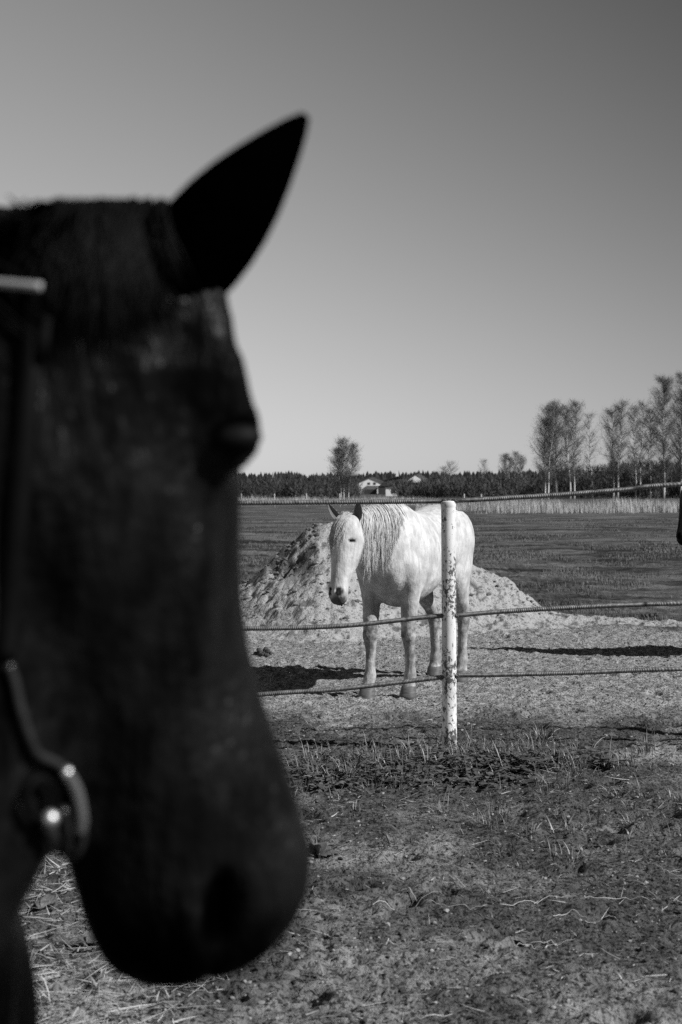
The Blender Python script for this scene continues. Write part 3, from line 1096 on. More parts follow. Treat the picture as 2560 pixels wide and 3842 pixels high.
# --- the white horse, dozing, facing the camera past the post
neck_w = [(.34, 0, 1.20, .27, .19), (.50, 0, 1.225, .26, .18), (.66, -.01, 1.24, .235, .150), (.80, -.03, 1.255, .20, .122), (.92, -.06, 1.28, .165, .102), (1.01, -.085, 1.315, .125, .090), (1.06, -.10, 1.345, .085, .072)]
A_W = RAD(25.0)
rz_w = math.atan2(-math.cos(A_W), -math.sin(A_W))
fw = np.array([-math.sin(A_W), -math.cos(A_W)])
yawh = RAD(-9)
white, frw = make_horse('white_horse', M['white_coat'], M['white_hair'], M['hoof'], neck_w,
                        (1.065, -0.105, 1.405), (0.20, -0.02, -1.0), (math.cos(yawh), math.sin(yawh), 0.25), wide_head(HEAD_A, 1.22),
                        {('fore', -1): (.10, -.02), ('fore', 1): (-.15, -.02), ('hind', -1): (-.19, 0.01), ('hind', 1): (.06, .03)},
                        0.0115, 11, [EAR(1, turn=0.10, out=0.08, L=.150, w=.072), EAR(-1, out=0.80, turn=-0.5, L=.160, w=.07)], hscale=1.05)
white.location = (0.58, 11.27, 0.0)
white.rotation_euler = (0, 0, rz_w)
white.location.z = float(gh(0.58, 11.27)) - 0.005
tag(white, 'white horse with long mane dozing with lowered head behind the pipe post', 'horse')
SIDE_W = 1.0
ln, rd = neck_mane(frw, 1, 90, 5, 0.50, 5, t0=0.12, t1=0.84, r=0.0024, spread=0.012, lift=0.002)
ln, rd = multiply_hair(ln, rd, 18, 0.0075, 51)
l2, r2 = neck_mane(frw, -1, 14, 10, 0.16, 6, t0=0.1, t1=0.8)
link('mane', strands_mesh('mane', ln + l2, rd + r2), M['white_hair'], white)
WL = 1.0 if frw['W'][1] > 0 else -1.0      # sign of W that points to the horse's left
ln, rd = forelock(frw, 120, 0.27, 8, -0.090 * WL, r=0.0016)
ln, rd = multiply_hair(ln, rd, 9, 0.005, 52)
link('forelock', strands_mesh('forelock', ln, rd), M['white_hair'], white)
ln, rd = tail_lines(3)
link('tail', strands_mesh('tail', ln, rd), M['white_hair'], white)

# --- the horse at the right, only its nose in view
neck_b = [(.28, 0, 1.14, .30, .20), (.45, 0, 1.20, .29, .18), (.56, 0, 1.28, .255, .150), (.64, 0, 1.365, .22, .115), (.71, 0, 1.45, .175, .095), (.79, 0, 1.525, .115, .080), (.85, 0, 1.575, .075, .066)]
far_horse, frb = make_horse('brown_horse', M['brown_coat'], M['dark_hair'], M['hoof_dark'], neck_b, (.89, 0, 1.672), (0.16, 0, -1.0), (1.0, 0, 0.16), HEAD_A,
                            {('fore', -1): (.05, 0), ('fore', 1): (-.05, 0), ('hind', -1): (-.05, 0), ('hind', 1): (.05, 0)}, 0.017, 5, [EAR(1), EAR(-1)])
ln, rd = neck_mane(frb, 1, 40, 8, 0.22, 25, t0=0.1, t1=0.9, r=0.003)
link('mane', strands_mesh('mane', ln, rd), M['dark_hair'], far_horse)
ln, rd = tail_lines(6)
link('tail', strands_mesh('tail', ln, rd), M['dark_hair'], far_horse)
A_F = RAD(88)
FHX = 4.17
far_horse.rotation_euler = (0, 0, math.atan2(-math.cos(A_F), -math.sin(A_F)))
far_horse.location = (FHX, 13.35, float(gh(FHX, 13.35)))
tag(far_horse, 'dark brown horse with its nose just showing, shadow stretching toward the heap', 'horse')

# --- the dark horse close to the camera
K = 1.09
HD = 1.12
neck_d = [(.28, 0, 1.14, .30, .20), (.45, 0, 1.20, .29, .18), (.56, .005, 1.28, .255, .150), (.64, .02, 1.365, .22, .115), (.70, .045, 1.45, .175, .095), (.765, .085, 1.525, .115, .080), (.815, .115, 1.575, .075, .066)]
BEND = RAD(28)
cb, sb = math.cos(BEND), math.sin(BEND)
dark, frd = make_horse('dark_horse', M['dark_coat'], M['dark_hair'], M['hoof_dark'], neck_d,
                       (.857, 0.125, 1.672), (0.085 * cb, 0.085 * sb, -1.0), (cb, sb, 0.085), HEAD_B,
                       {('fore', -1): (.02, 0), ('fore', 1): (-.05, 0), ('hind', -1): (-.05, 0), ('hind', 1): (.05, 0)},
                       0.0095, 9, [
                           dict(at=(0.062, -0.002, -0.066), axis=(-0.70, 0.62, -0.26), wide=(0.62, 0.70, 0.0), back=(0.1, -0.25, -0.95), len=.152, w=.076, inner=1.0, outer=1.0, cup=.40, prof=EAR_D),
                           dict(at=(0.03, -0.04, 0.066), axis=(-0.25, -0.85, 0.45), wide=(0.9, -0.3, 0.0), back=(-0.6, 0.2, 0.6), len=.150, w=.075, inner=1.0, outer=1.0, cup=.45)],
                       brow=.007, nf=-.010, hscale=1.0 / K)
dark.scale = (K, K, K)
# the body stands a little turned towards the camera side, the head about 18 degrees away from it
yaw_d = RAD(18) - BEND
dark.rotation_euler = (0, 0, yaw_d)
target = Vector((px(600, HD), HD, pz(770, HD)))
o_loc = Matrix.Rotation(yaw_d, 3, 'Z') @ (Vector(frd['O']) * K)
dark.location = (target.x - o_loc.x, target.y - o_loc.y, 0.0)
tag(dark, 'near black horse in a halter, head in profile beside the fence', 'horse')
ln, rd = neck_mane(frd, -1, 40, 14, 0.12, 15, t0=0.1, t1=0.95, r=0.002, lift=0.001)
l2, r2 = neck_mane(frd, 1, 40, 10, 0.22, 16, t0=0.1, t1=0.95, r=0.002, lift=0.003)
link('mane', strands_mesh('mane', ln + l2, rd + r2), M['dark_hair'], dark)
gt = np.random.default_rng(41)
ln = []; rd = []
for i in range(420):
    w0 = gt.uniform(-.05, .035); f0 = gt.choice([-.17, -.14, -.11, -.085, -.06]) + gt.normal(0, .007)
    p0 = frd['H'](0.015 + .10 * abs(w0), f0, w0)
    dv = -frd['S'] * gt.uniform(.5, 1.3) + frd['F'] * gt.normal(-.5, .5) + frd['W'] * gt.normal(-.45, .5)
    Lh = gt.uniform(.008, .030)
    q = np.linspace(0, 1, 6)[:, None]
    ln.append(p0 + dv * Lh * q + frd['S'] * (.025 * q ** 2) - frd['W'] * (.02 * q ** 2)); rd.append(.0016)
link('forelock', strands_mesh('forelock', ln, rd), M['dark_hair'], dark)
ln, rd = tail_lines(4)
link('tail', strands_mesh('tail', ln, rd), M['dark_hair'], dark)

# --- halter worn by the dark horse: its frame is the horse's own
halter = empty('halter')
halter.location = dark.location; halter.rotation_euler = dark.rotation_euler; halter.scale = dark.scale
tag(halter, 'halter with pale strap, cord and metal ring on the near black horse', 'halter')
Hd = frd['H']
MM = HD / FPX


bpy.context.view_layer.update()
DM = Matrix.Translation(dark.location) @ Matrix.Rotation(yaw_d, 4, 'Z') @ Matrix.Scale(K, 4)
DMI = DM.inverted()


def hp(x, y, w):
    """point in the horse's frame seen at photo position x, y and lying w to the side of the head's middle plane"""
    o = DMI @ Vector((0, 0, CAM_H))
    p = DMI @ Vector(((x - 1280) / FPX, 1.0, CAM_H - (y - HOR) / FPX))
    dv = p - o
    Wv = Vector(frd['W']); Ov = Vector(frd['O'])
    t = (w / K + (Ov - o).dot(Wv)) / dv.dot(Wv)
    return np.array(o + dv * t)


def strap(name, pts, width, thick, mat, nrm, parent=halter):
    """flat band along pts; nrm = outward direction"""
    P = smooth_path(pts, 24)
    T = np.gradient(P, axis=0); T /= np.linalg.norm(T, axis=1)[:, None]
    nrm = np.asarray(nrm, float)
    if nrm.ndim == 1: nrm = np.repeat(nrm[None], len(P), 0)
    A = np.cross(T, nrm); A /= np.linalg.norm(A, axis=1)[:, None]
    B_ = np.cross(A, T)
    rings = []
    for p, a, b in zip(P, A, B_):
        rings.append(np.array([p + a * width / 2 * u + b * thick / 2 * v for u, v in ((-1, -.6), (-.85, 1), (.85, 1), (1, -.6), (.85, -1), (-.85, -1))]))
    v, f = skin_rings(rings)
    return link(name, mesh_from(name, v, f, True), mat, parent)


def head_loop(s_, off, t0=0.0, t1=1.0, n=30, tilt=0.0):
    """points round the head at distance s_ from the poll"""
    R = np.array(HEAD_B)
    pts = []
    for a in np.linspace(t0, t1, n) * 2 * math.pi:
        c_, d_ = math.cos(a), math.sin(a)
        sq = s_ + tilt * d_
        f_, b_, w_ = [np.interp(sq, R[:, 0], R[:, k]) for k in (1, 2, 3)]
        lat = math.copysign(abs(c_) ** .8, c_) * w_ * (1 - .2 * max(d_, 0) - .28 * max(-d_, 0))
        fr = (f_ + b_) / 2 + math.copysign(abs(d_) ** .85, d_) * (f_ - b_) / 2
        L_ = math.hypot(lat, fr - (f_ + b_) / 2)
        k = 1 + off / max(L_, 1e-6)
        pts.append(Hd(sq, (f_ + b_) / 2 + (fr - (f_ + b_) / 2) * k, lat * k))
    return np.array(pts)


Wd, Fd, Sd = frd['W'], frd['F'], frd['S']
from mathutils.bvhtree import BVHTree
_bm = bmesh.new(); _bm.from_mesh([c for c in dark.children if c.name.startswith('body')][0].data)
BVH = BVHTree.FromBMesh(_bm); _bm.free()


def on_skin(x, y, lift=.004, w=-.07):
    """where the line of sight through a photo position meets the dark horse, lifted off its coat"""
    o = DMI @ Vector((0, 0, CAM_H))
    p = DMI @ Vector(((x - 1280) / FPX, 1.0, CAM_H - (y - HOR) / FPX))
    loc, nor, i, d_ = BVH.ray_cast(o, (p - o).normalized())
    if loc is None or (loc - o).length > 1.8: return hp(x, y, w)
    return np.array(loc + nor * lift)


def hug(pts, lift):
    out = []
    for p in pts:
        loc, nor, i, d_ = BVH.find_nearest(Vector(p))
        out.append(np.array(loc + nor * lift))
    return out


# black hair added down the side of the head, standing in for ear shadow
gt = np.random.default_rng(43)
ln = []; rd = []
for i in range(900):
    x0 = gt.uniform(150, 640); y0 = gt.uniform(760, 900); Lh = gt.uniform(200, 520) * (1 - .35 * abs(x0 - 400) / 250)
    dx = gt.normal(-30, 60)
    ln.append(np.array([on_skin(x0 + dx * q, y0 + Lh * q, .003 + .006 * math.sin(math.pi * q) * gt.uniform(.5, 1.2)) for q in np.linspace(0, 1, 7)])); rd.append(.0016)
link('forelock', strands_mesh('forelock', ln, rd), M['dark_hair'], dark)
strap('brow_band', [on_skin(x, y, .016) for x, y in ((-260, 1130), (-120, 1118), (0, 1114), (70, 1112), (140, 1113), (190, 1116))], .006, .004, M['webbing'], -Wd)
over = [Hd(.085 + .02 * math.cos(a), -.125 + .0 * a, -.12 * math.cos(a)) + (-Sd) * (.10 * math.sin(a)) for a in np.linspace(-.1, math.pi + .1, 16)]
strap('crown_strap', hug(over, .004), .016, .004, M['leather'], np.array([(0, 0, 1)] * 24))
strap('cheek_strap', [on_skin(x, y, .003) for x, y in ((150, 1150), (110, 1500), (70, 1900), (30, 2250), (10, 2480))], .014, .004, M['leather'], -Wd)
cord = smooth_path([on_skin(x, y, .006, -.06) for x, y in ((10, 2490), (35, 2560), (55, 2660), (85, 2760), (120, 2830), (195, 2868), (258, 2955), (292, 3065), (312, 3130), (298, 3188), (262, 3185), (225, 3100), (205, 3030))], 60)
b = MB(); b.tube([tuple(p) for p in cord], .0034, 10); b.build('chin_cord', M['cord'], halter, True)
rg = [on_skin(120 + 50 * math.cos(t), 2990 + 75 * math.sin(t), .008) for t in np.linspace(0, 2 * math.pi, 25)]
b = MB(); b.tube([tuple(p) for p in rg], .0030, 8, False); b.build('lead_ring', M['leather'], halter, True)
arc = smooth_path([on_skin(x, y, .0085, -.06) for x, y in ((205, 2880), (258, 2955), (288, 3045), (300, 3095))], 24)
b = MB(); b.tube([tuple(p) for p in arc], .0042, 10); b.build('bit_ring', M['metal'], halter, True)
v_, f_ = ellipsoid(on_skin(135, 3054, .012), (.0058, .0058, .0058), None, 24, 16)
link('snap_bolt', mesh_from('snap_bolt', v_, f_, True), M['metal'], halter)
b = MB(); b.tube([tuple(on_skin(x, y, .008)) for x, y in ((140, 3075), (155, 3120), (168, 3165))], [.006, .005, .004], 8); b.build('snap_hook', M['cord'], halter, True)


# ------------------------------------------------------------------ small stuff on the ground
ICO = None


def ico_base():
    bm = bmesh.new(); bmesh.ops.create_icosphere(bm, subdivisions=1, radius=1.0)
    v = np.array([q.co[:] for q in bm.verts]); f = np.array([[q.index for q in t.verts] for t in bm.faces])
    bm.free()
    return v, f


def scatter_clods(name, x, y, size, mat, seed, flat=0.6, sink=0.25, parent=None):
    g = np.random.default_rng(seed)
    v, f = ico_base()
    n = len(x)
    z = surf(x, y)
    sc = size[:, None] * np.stack([g.uniform(.7, 1.3, n), g.uniform(.7, 1.3, n), g.uniform(.6, 1.1, n) * flat], 1)
    an = g.uniform(0, 6.28, n)
    P = v[None] * sc[:, None] * (1 + g.normal(0, .16, (n, len(v), 1)))
    ca, sa = np.cos(an)[:, None], np.sin(an)[:, None]
    X = P[..., 0] * ca - P[..., 1] * sa + x[:, None]; Y = P[..., 0] * sa + P[..., 1] * ca + y[:, None]
    Z = P[..., 2] + (z + sc[:, 2] * (1 - 2 * sink))[:, None]
    V = np.stack([X, Y, Z], 2).reshape(-1, 3)
    Fc = (f[None] + (np.arange(n) * len(v))[:, None, None]).reshape(-1, 3)
    return link(name, mesh_from(name, V, Fc, False), mat, parent)


def blades_mesh(name, base, height, az, bend, width, g, seg=4, flat=0.0):
    """curved tapering blades; bend = lean of the tip in radians from upright"""
    n = len(base)
    t = np.linspace(0, 1, seg + 1)
    ang = flat + bend[:, None] * t[None]              # lean from vertical
    ds = height[:, None] / seg
    hx = np.concatenate([np.zeros((n, 1)), np.cumsum(np.sin(ang[:, :-1]) * ds, 1)], 1)
    hz = np.concatenate([np.zeros((n, 1)), np.cumsum(np.cos(ang[:, :-1]) * ds, 1)], 1)
    dx, dy = np.cos(az)[:, None], np.sin(az)[:, None]
    c = np.stack([base[:, 0:1] + hx * dx, base[:, 1:2] + hx * dy, base[:, 2:3] + hz], 2)
    tw = g.uniform(-0.7, 0.7, n)[:, None]
    w = width[:, None] * (1 - t[None] ** 2.2 * 0.93) * 0.5
    side = np.stack([-dy * np.cos(tw), dx * np.cos(tw), np.sin(tw) * np.ones_like(dx)], 2)
    A = c + side * w[..., None]; B_ = c - side * w[..., None]
    V = np.stack([A, B_], 2).reshape(n, (seg + 1) * 2, 3)
    q = np.array([[2 * i, 2 * i + 1, 2 * i + 3, 2 * i + 2] for i in range(seg)])
    F_ = (q[None] + (np.arange(n) * (seg + 1) * 2)[:, None, None]).reshape(-1, 4)
    return mesh_from(name, V.reshape(-1, 3), F_, True)


def stuff(o, label, cat):
    tag(o, label, cat, kind='stuff')
    return o


g = np.random.default_rng(101)
# crumbs of soil: paddock and foreground
n = 12000
y = 4.2 + 12.5 * g.uniform(0, 1, n) ** 1.1; x = g.uniform(-0.32, 0.27, n) * y
stuff(scatter_clods('soil_crumbs', x, y, np.clip(g.lognormal(-5.3, .40, n), .003, .010), M['clod'], 1, flat=.8, sink=.35), 'dark crumbs of soil and dung strewn over the sand', 'soil')
n = 2500
y = 4.2 + 6 * g.uniform(0, 1, n); x = g.uniform(-0.32, 0.27, n) * y
stuff(scatter_clods('sand_crumbs', x, y, np.clip(g.lognormal(-5.4, .45, n), .003, .011), M['sandclod'], 2, flat=.8, sink=.35), 'pale crumbs of dry sand lying on the ground', 'sand')
# clods on the heap
n = 900
x = g.uniform(-1.6, 3.2, n); y = g.uniform(14.6, 17.0, n)
keep = surf(x, y) - gh(x, y) > 0.08
x, y = x[keep], y[keep]
stuff(scatter_clods('heap_clods', x, y, np.clip(g.lognormal(-4.2, .45, len(x)), .008, .04), M['crust'], 3), 'dark clods stuck in the slope of the sand heap', 'clods')
n = 260
x = g.uniform(-1.15, -0.25, n); y = 16.65 - np.abs(g.normal(0, .35, n))
stuff(scatter_clods('heap_crust', x, y, np.clip(g.lognormal(-4.2, .45, n), .008, .035), M['crust'], 4, flat=0.8), 'broken dark crust along the top of the sand heap', 'clods')

# straw: thick at the horse's feet, thin elsewhere
def straw_points(n, g):
    y = 4.0 + 6.5 * g.uniform(0, 1, n) ** 1.2; x = g.uniform(-0.33, 0.28, n) * y
    p = 0.10 + 0.9 * sstep(-0.35, -0.75, x) * sstep(6.9, 6.2, y) + 0.35 * np.exp(-((y - 7.3) / .5) ** 2) + 0.8 * np.exp(-((y - 8.0) / .3) ** 2) * (x < 1.2)
    p *= 0.4 + 1.2 * fbm(x * 1.5, y * 1.5, 2, 7)
    k = g.uniform(0, 1, n) < p
    return x[k], y[k]


x, y = straw_points(17000, g)
n = len(x)
near = sstep(-0.35, -0.7, x) * sstep(6.9, 6.0, y)
base = np.stack([x, y, surf(x, y) + g.uniform(0.002, 0.012, n) + near * g.uniform(0, .015, n)], 1)
L_ = np.clip(g.lognormal(-3.1, .55, n), .015, .22) * (1 + .5 * near)
me = blades_mesh('straw', base, L_, g.uniform(0, 6.28, n), g.normal(0, .18, n), np.clip(g.lognormal(-6.15, .35, n), .0012, .006), g, 3, flat=math.pi / 2 - g.normal(0.06, .10, n)[:, None])
stuff(link('straw', me, M['straw']), 'bits of straw and dry stalks lying on the ground', 'straw')
n = 5200
x = g.uniform(-1.75, -.30, n); y = g.uniform(4.1, 6.9, n)
k = g.uniform(0, 1, n) < (.35 + 1.2 * (fbm(x * 2, y * 2, 3, 72) - .35)) * sstep(-.30, -.6, x)
x, y = x[k], y[k]; n = len(x)
me = blades_mesh('straw_litter', np.stack([x, y, surf(x, y) + g.uniform(.003, .03, n)], 1), np.clip(g.lognormal(-2.7, .5, n), .02, .25), g.uniform(0, 6.28, n), g.normal(0, .25, n), np.clip(g.lognormal(-5.75, .35, n), .002, .008), g, 3, flat=math.pi / 2 - g.normal(0.05, .12, n)[:, None])
stuff(link('straw_litter', me, M['straw']), 'thick litter of pale straw beneath the dark horse', 'straw')
# a few long pale roots and stalks
lines = []; rr = []
for (a, b_, c, d) in ((1400, 3430, 1700, 3395), (1880, 3430, 2180, 3380), (2200, 3395, 2420, 3400), (1830, 3440, 1560, 3420), (2080, 3470, 2210, 3455), (2200, 3482, 2330, 3490), (1990, 3560, 2170, 3555), (2470, 3300, 2580, 3310), (1530, 3380, 1600, 3410), (1090, 3440, 1330, 3450), (640, 3770, 820, 3740), (1950, 3575, 2040, 3580), (1420, 3580, 1560, 3600), (1700, 3830, 1480, 3845)):
    k = 14
    xs_ = np.linspace(a, c, k); ys_ = np.linspace(b_, d, k) + np.cumsum(g.normal(0, 1.3, k))
    dd = np.array([pd(v) for v in ys_])
    X_ = (xs_ - 1280) * dd / FPX
    lines.append(np.stack([X_, dd, surf(X_, dd) + .010 + g.uniform(0, .006, k)], 1)); rr.append(g.uniform(.0012, .0022))
stuff(link('dry_roots', strands_mesh('dry_roots', lines, rr, 4), M['straw']), 'long pale dry roots trailing over the dark soil', 'roots')

# grass along the fence and in the foreground
def grass_tufts(centres, per, h, spread, g, wid=.004):
    xs_ = []; ys_ = []; hh = []; az = []
    for cx, cy, k in centres:
        m = max(3, int(per * k))
        a = g.uniform(0, 6.28, m); r_ = np.abs(g.normal(0, spread, m)) * (0.6 + .5 * k)
        xs_.append(cx + r_ * np.cos(a)); ys_.append(cy + r_ * np.sin(a)); az.append(a + g.normal(0, .5, m)); hh.append(np.clip(g.lognormal(math.log(h * (0.6 + .5 * k)), .4, m), .02, .3))
    x = np.concatenate(xs_); y = np.concatenate(ys_)
    return np.stack([x, y, surf(x, y) - .006], 1), np.concatenate(hh), np.concatenate(az)


cent = []
for i in range(330):
    x = g.uniform(-1.9, 1.75); y = 7.98 + g.normal(0, .22) + .1 * math.sin(x * 1.3)
    if x > 1.35 and g.uniform() < .6: continue
    cent.append((x, y, g.uniform(.3, 1.1)))
for a, b_, k in ((1440, 2900, 1.5), (1330, 2930, 1.3), (1560, 2870, 1.6), (1660, 2840, 1.5), (1720, 2850, 1.4), (1160, 2930, 1.2), (1250, 2960, 1.2), (1490, 2960, 1.3), (1600, 2940, 1.2), (1850, 3110, 1.7), (1880, 3090, 1.4), (1660, 3050, 1.2), (1480, 3190, 1.3), (1540, 3180, 1.2), (2040, 2790, 1.2), (2000, 2820, 1.3), (2170, 2850, 1.3), (1120, 3060, 1.1), (2250, 3110, 1.1), (2400, 2990, 1.2), (2430, 2830, 1.2), (2030, 3540, 1.1), (1500, 3250, .9)):
    cent.append((px(a, pd(b_)), pd(b_), k))
for i in range(90):
    y = g.uniform(4.3, 7.7); x = g.uniform(-.3, .26) * y
    cent.append((x, y, g.uniform(.15, .6)))
for i in range(190):
    y = g.uniform(6.0, 7.5); x = g.uniform(-.3, .26) * y
    if fbm(np.array([x * 1.4]), np.array([y * 1.4]), 2, 66)[0] > .46: cent.append((x, y, g.uniform(.3, .9)))
for i in range(60):
    y = g.uniform(4.3, 6.6); x = g.uniform(-1.6, -.5)
    cent.append((x, y, g.uniform(.4, 1.0)))
strip = [c_ for c_ in cent if c_[1] > 7.45]
loose = [c_ for c_ in cent if c_[1] <= 7.45]
bs, hh, az = grass_tufts(loose, 20, .062, .045, g)
n = len(bs)
me = blades_mesh('lying_grass', bs, hh, az, np.abs(g.normal(1.3, .5, n)), np.clip(g.lognormal(-5.5, .35, n), .002, .009), g, 5, flat=np.abs(g.normal(.6, .4, n))[:, None])
stuff(link('lying_grass', me, M['grass']), 'trodden wisps of grass lying on the foreground sand', 'grass')
bs, hh, az = grass_tufts(strip, 30, .078, .040, g, .005)
n = len(bs)
me = blades_mesh('grass', bs, hh, az, np.abs(g.normal(1.4, .6, n)), np.clip(g.lognormal(-5.4, .35, n), .002, .010), g, 5, flat=np.abs(g.normal(.15, .2, n))[:, None])
stuff(link('grass', me, M['grass']), 'low tufts of grass growing under the fence and in the sand', 'grass')
sel = [c_ for c_ in strip if g.uniform() < .75] + [c_ for c_ in loose if g.uniform() < .2]
bs, hh, az = grass_tufts(sel, 16, .080, .05, g)
n = len(bs)
me = blades_mesh('dry_grass', bs, hh, az, np.abs(g.normal(1.2, .5, n)), np.clip(g.lognormal(-5.9, .35, n), .0015, .006), g, 4, flat=np.abs(g.normal(.4, .3, n))[:, None])
stuff(link('dry_grass', me, M['drygrass']), 'dry bleached blades among the grass under the fence', 'grass')


# ground-cover leaves under the fence
def leaf_geo(L, W_, fold=.25, droop=.5, seg=4):
    v = []; f = []
    for i in range(seg + 1):
        t = i / seg
        w = W_ * math.sin(math.pi * min(1, .08 + t * .92)) ** .8 * (1 - .25 * t)
        x_ = L * math.sin(droop * t) / max(droop, .01) * 1.0; z_ = L * t * .35 - L * droop * .45 * t * t
        v += [(x_, -w, z_ + w * fold), (x_, 0, z_), (x_, w, z_ + w * fold)]
    for i in range(seg):
        a = i * 3
        f += [(a, a + 1, a + 4, a + 3), (a + 1, a + 2, a + 5, a + 4)]
    return np.array(v), np.array(f)


lv, lf = leaf_geo(1.0, .38)
n = 6500
x = g.uniform(-1.9, 1.55, n); y = 7.93 + g.normal(0, .24, n) + .1 * np.sin(x * 1.3)
k = fbm(x * 2.2, y * 2.2, 2, 55) > .46
x, y = x[k], y[k]; n = len(x)
an = g.uniform(0, 6.28, n); sz = g.uniform(.02, .06, n)
z = surf(x, y) + g.uniform(0, .055, n)
Vx = lv[None] * sz[:, None, None]
X_ = Vx[..., 0] * np.cos(an)[:, None] - Vx[..., 1] * np.sin(an)[:, None] + x[:, None]
Y_ = Vx[..., 0] * np.sin(an)[:, None] + Vx[..., 1] * np.cos(an)[:, None] + y[:, None]
Z_ = Vx[..., 2] + z[:, None]
F_ = (lf[None] + (np.arange(n) * len(lv))[:, None, None]).reshape(-1, 4)
stuff(link('ground_cover', mesh_from('ground_cover', np.stack([X_, Y_, Z_], 2).reshape(-1, 3), F_, True), M['leaf']), 'low leafy ground cover in a dark strip along the fence', 'ground cover')

# broad-leaved weeds, each leaf its own part
leaf_me = mesh_from('leaf', *leaf_geo(1.0, .36, .22, .7, 6))
leaf_me.materials.append(M['leaf'])


def weed(xp, yp, n_, size, label, seed):
    d = pd(yp); x0 = px(xp, d)
    r_ = empty('weed_plant', (x0, d, float(surf(x0, d)) - .004))
    gg = np.random.default_rng(seed)
    for i in range(n_):
        o = link('leaf', leaf_me, None, r_)
        o.rotation_euler = (gg.normal(0, .25), gg.uniform(-.9, .05), 6.28 * i / n_ + gg.normal(0, .3))
        k = size * gg.uniform(.65, 1.15)
        o.scale = (k, k * gg.uniform(.8, 1.2), k)
    tag(r_, label, 'weed', 'broad-leaved weeds on the sand')


weed(1190, 3225, 9, .095, 'broad-leaved weed growing on sand just past the dark muzzle', 1)
weed(335, 3590, 9, .075, 'broad-leaved weed among the straw under the dark muzzle', 2)
weed(1985, 3555, 6, .060, 'flattened narrow-leaved weed on bare dark soil', 3)
weed(1100, 2985, 8, .055, 'small leafy weed at the fence strip beside the dark muzzle', 4)
weed(180, 3440, 6, .080, 'long-leaved weed in the straw beside the dark horse breast', 5)

# dung beside the white horse's shadow
def dung(xp, yp, n_, seed, label):
    d = pd(yp); x0 = px(xp, d)
    r_ = empty('dung_pile', (x0, d, float(gh(x0, d))))
    gg = np.random.default_rng(seed)
    for i in range(n_):
        bm = bmesh.new(); bmesh.ops.create_icosphere(bm, subdivisions=2, radius=1)
        k = gg.uniform(.018, .028)
        for v in bm.verts: v.co = Vector(v.co) * k * (1 + .10 * gg.normal())
        me = bpy.data.meshes.new('dung_ball'); bm.to_mesh(me); bm.free()
        o = link('dung_ball', me, M['clod'], r_)
        a = gg.uniform(0, 6.28); q = .07 * math.sqrt(gg.uniform())
        o.location = (q * 1.5 * math.cos(a), q * math.sin(a), k * .7 + (.035 if i % 4 == 0 else 0))
    tag(r_, label, 'dung')


dung(990, 2458, 16, 1, 'dark pile of dung balls on sand near the white horse shadow')
dung(2440, 2320, 16, 2, 'dark pile of dung at the foot of the sand heap run-out')


# ------------------------------------------------------------------ meadow, reeds
n = 45000
y = 16.5 + 60 * g.uniform(0, 1, n) ** 1.7; x = g.uniform(-.30, .30, n) * y
band = np.exp(-((y - 23) / 3.5) ** 2) + .8 * np.exp(-((y - 34) / 5) ** 2) + .35
k = (g.uniform(0, 1, n) < band * sstep(.46, .62, fbm(x * .9, y * .5, 4, 33))) & (surf(x, y) - gh(x, y) < .02)
x, y = x[k], y[k]
rep_ = 6
bx = np.repeat(x, rep_) + g.normal(0, .07, len(x) * rep_); by = np.repeat(y, rep_) + g.normal(0, .07, len(x) * rep_)
n = len(bx)
me = blades_mesh('meadow_grass', np.stack([bx, by, gh(bx, by) - .01], 1), np.clip(g.lognormal(-2.8, .35, n), .03, .13), g.uniform(0, 6.28, n), np.abs(g.normal(1.0, .4, n)), np.full(n, .009) * (by / 22), g, 3)
stuff(link('meadow_grass', me, M['meadow']), 'withered tussocks of meadow grass beyond the sand heap', 'grass')


def reed_strip(x0, x1, d0, d1, hmin, hmax, n, seed):
    g2 = np.random.default_rng(seed)
    d = g2.uniform(d0, d1, n); x = px(g2.uniform(x0, x1, n), d)
    k = g2.uniform(0, 1, n) < np.clip(3.2 * (fbm(x * .22, d * .1, 3, seed) - .33), .05, 1)
    x, d = x[k], d[k]; n = len(x)
    hh = g2.uniform(hmin, hmax, n) * (.55 + .9 * fbm(x * .5, d * .2, 2, seed + 3))
    return np.stack([x, d, gh(x, d) - .05], 1), hh


parts_b = []; parts_h = []
for a in ((1560, 2540, 93, 114, .35, .95, 15000, 3), (600, 1560, 135, 165, .35, .85, 13000, 5), (2300, 2700, 112, 150, .4, .8, 2500, 8)):
    bb, h_ = reed_strip(*a); parts_b.append(bb); parts_h.append(h_)
bb = np.vstack(parts_b); h_ = np.concatenate(parts_h); n = len(bb)
me = blades_mesh('reeds', bb, h_, g.uniform(0, 6.28, n), np.abs(g.normal(.45, .3, n)), np.full(n, .028), g, 3)
stuff(link('reeds', me, M['reed']), 'pale strip of dry reeds along the far edge of the meadow', 'reeds')


# ------------------------------------------------------------------ trees
def slivers(centres, dirs, L_, W_, g):
    """thin three-cornered twig faces"""
    n = len(centres)
    d = dirs / np.linalg.norm(dirs, axis=1)[:, None]
    s_ = np.cross(d, g.normal(0, 1, (n, 3))); s_ /= np.linalg.norm(s_, axis=1)[:, None]
    A = centres + s_ * W_[:, None]; B_ = centres - s_ * W_[:, None]; Cc = centres + d * L_[:, None]
    V = np.stack([A, B_, Cc], 1).reshape(-1, 3)
    return V, np.arange(n * 3).reshape(n, 3)


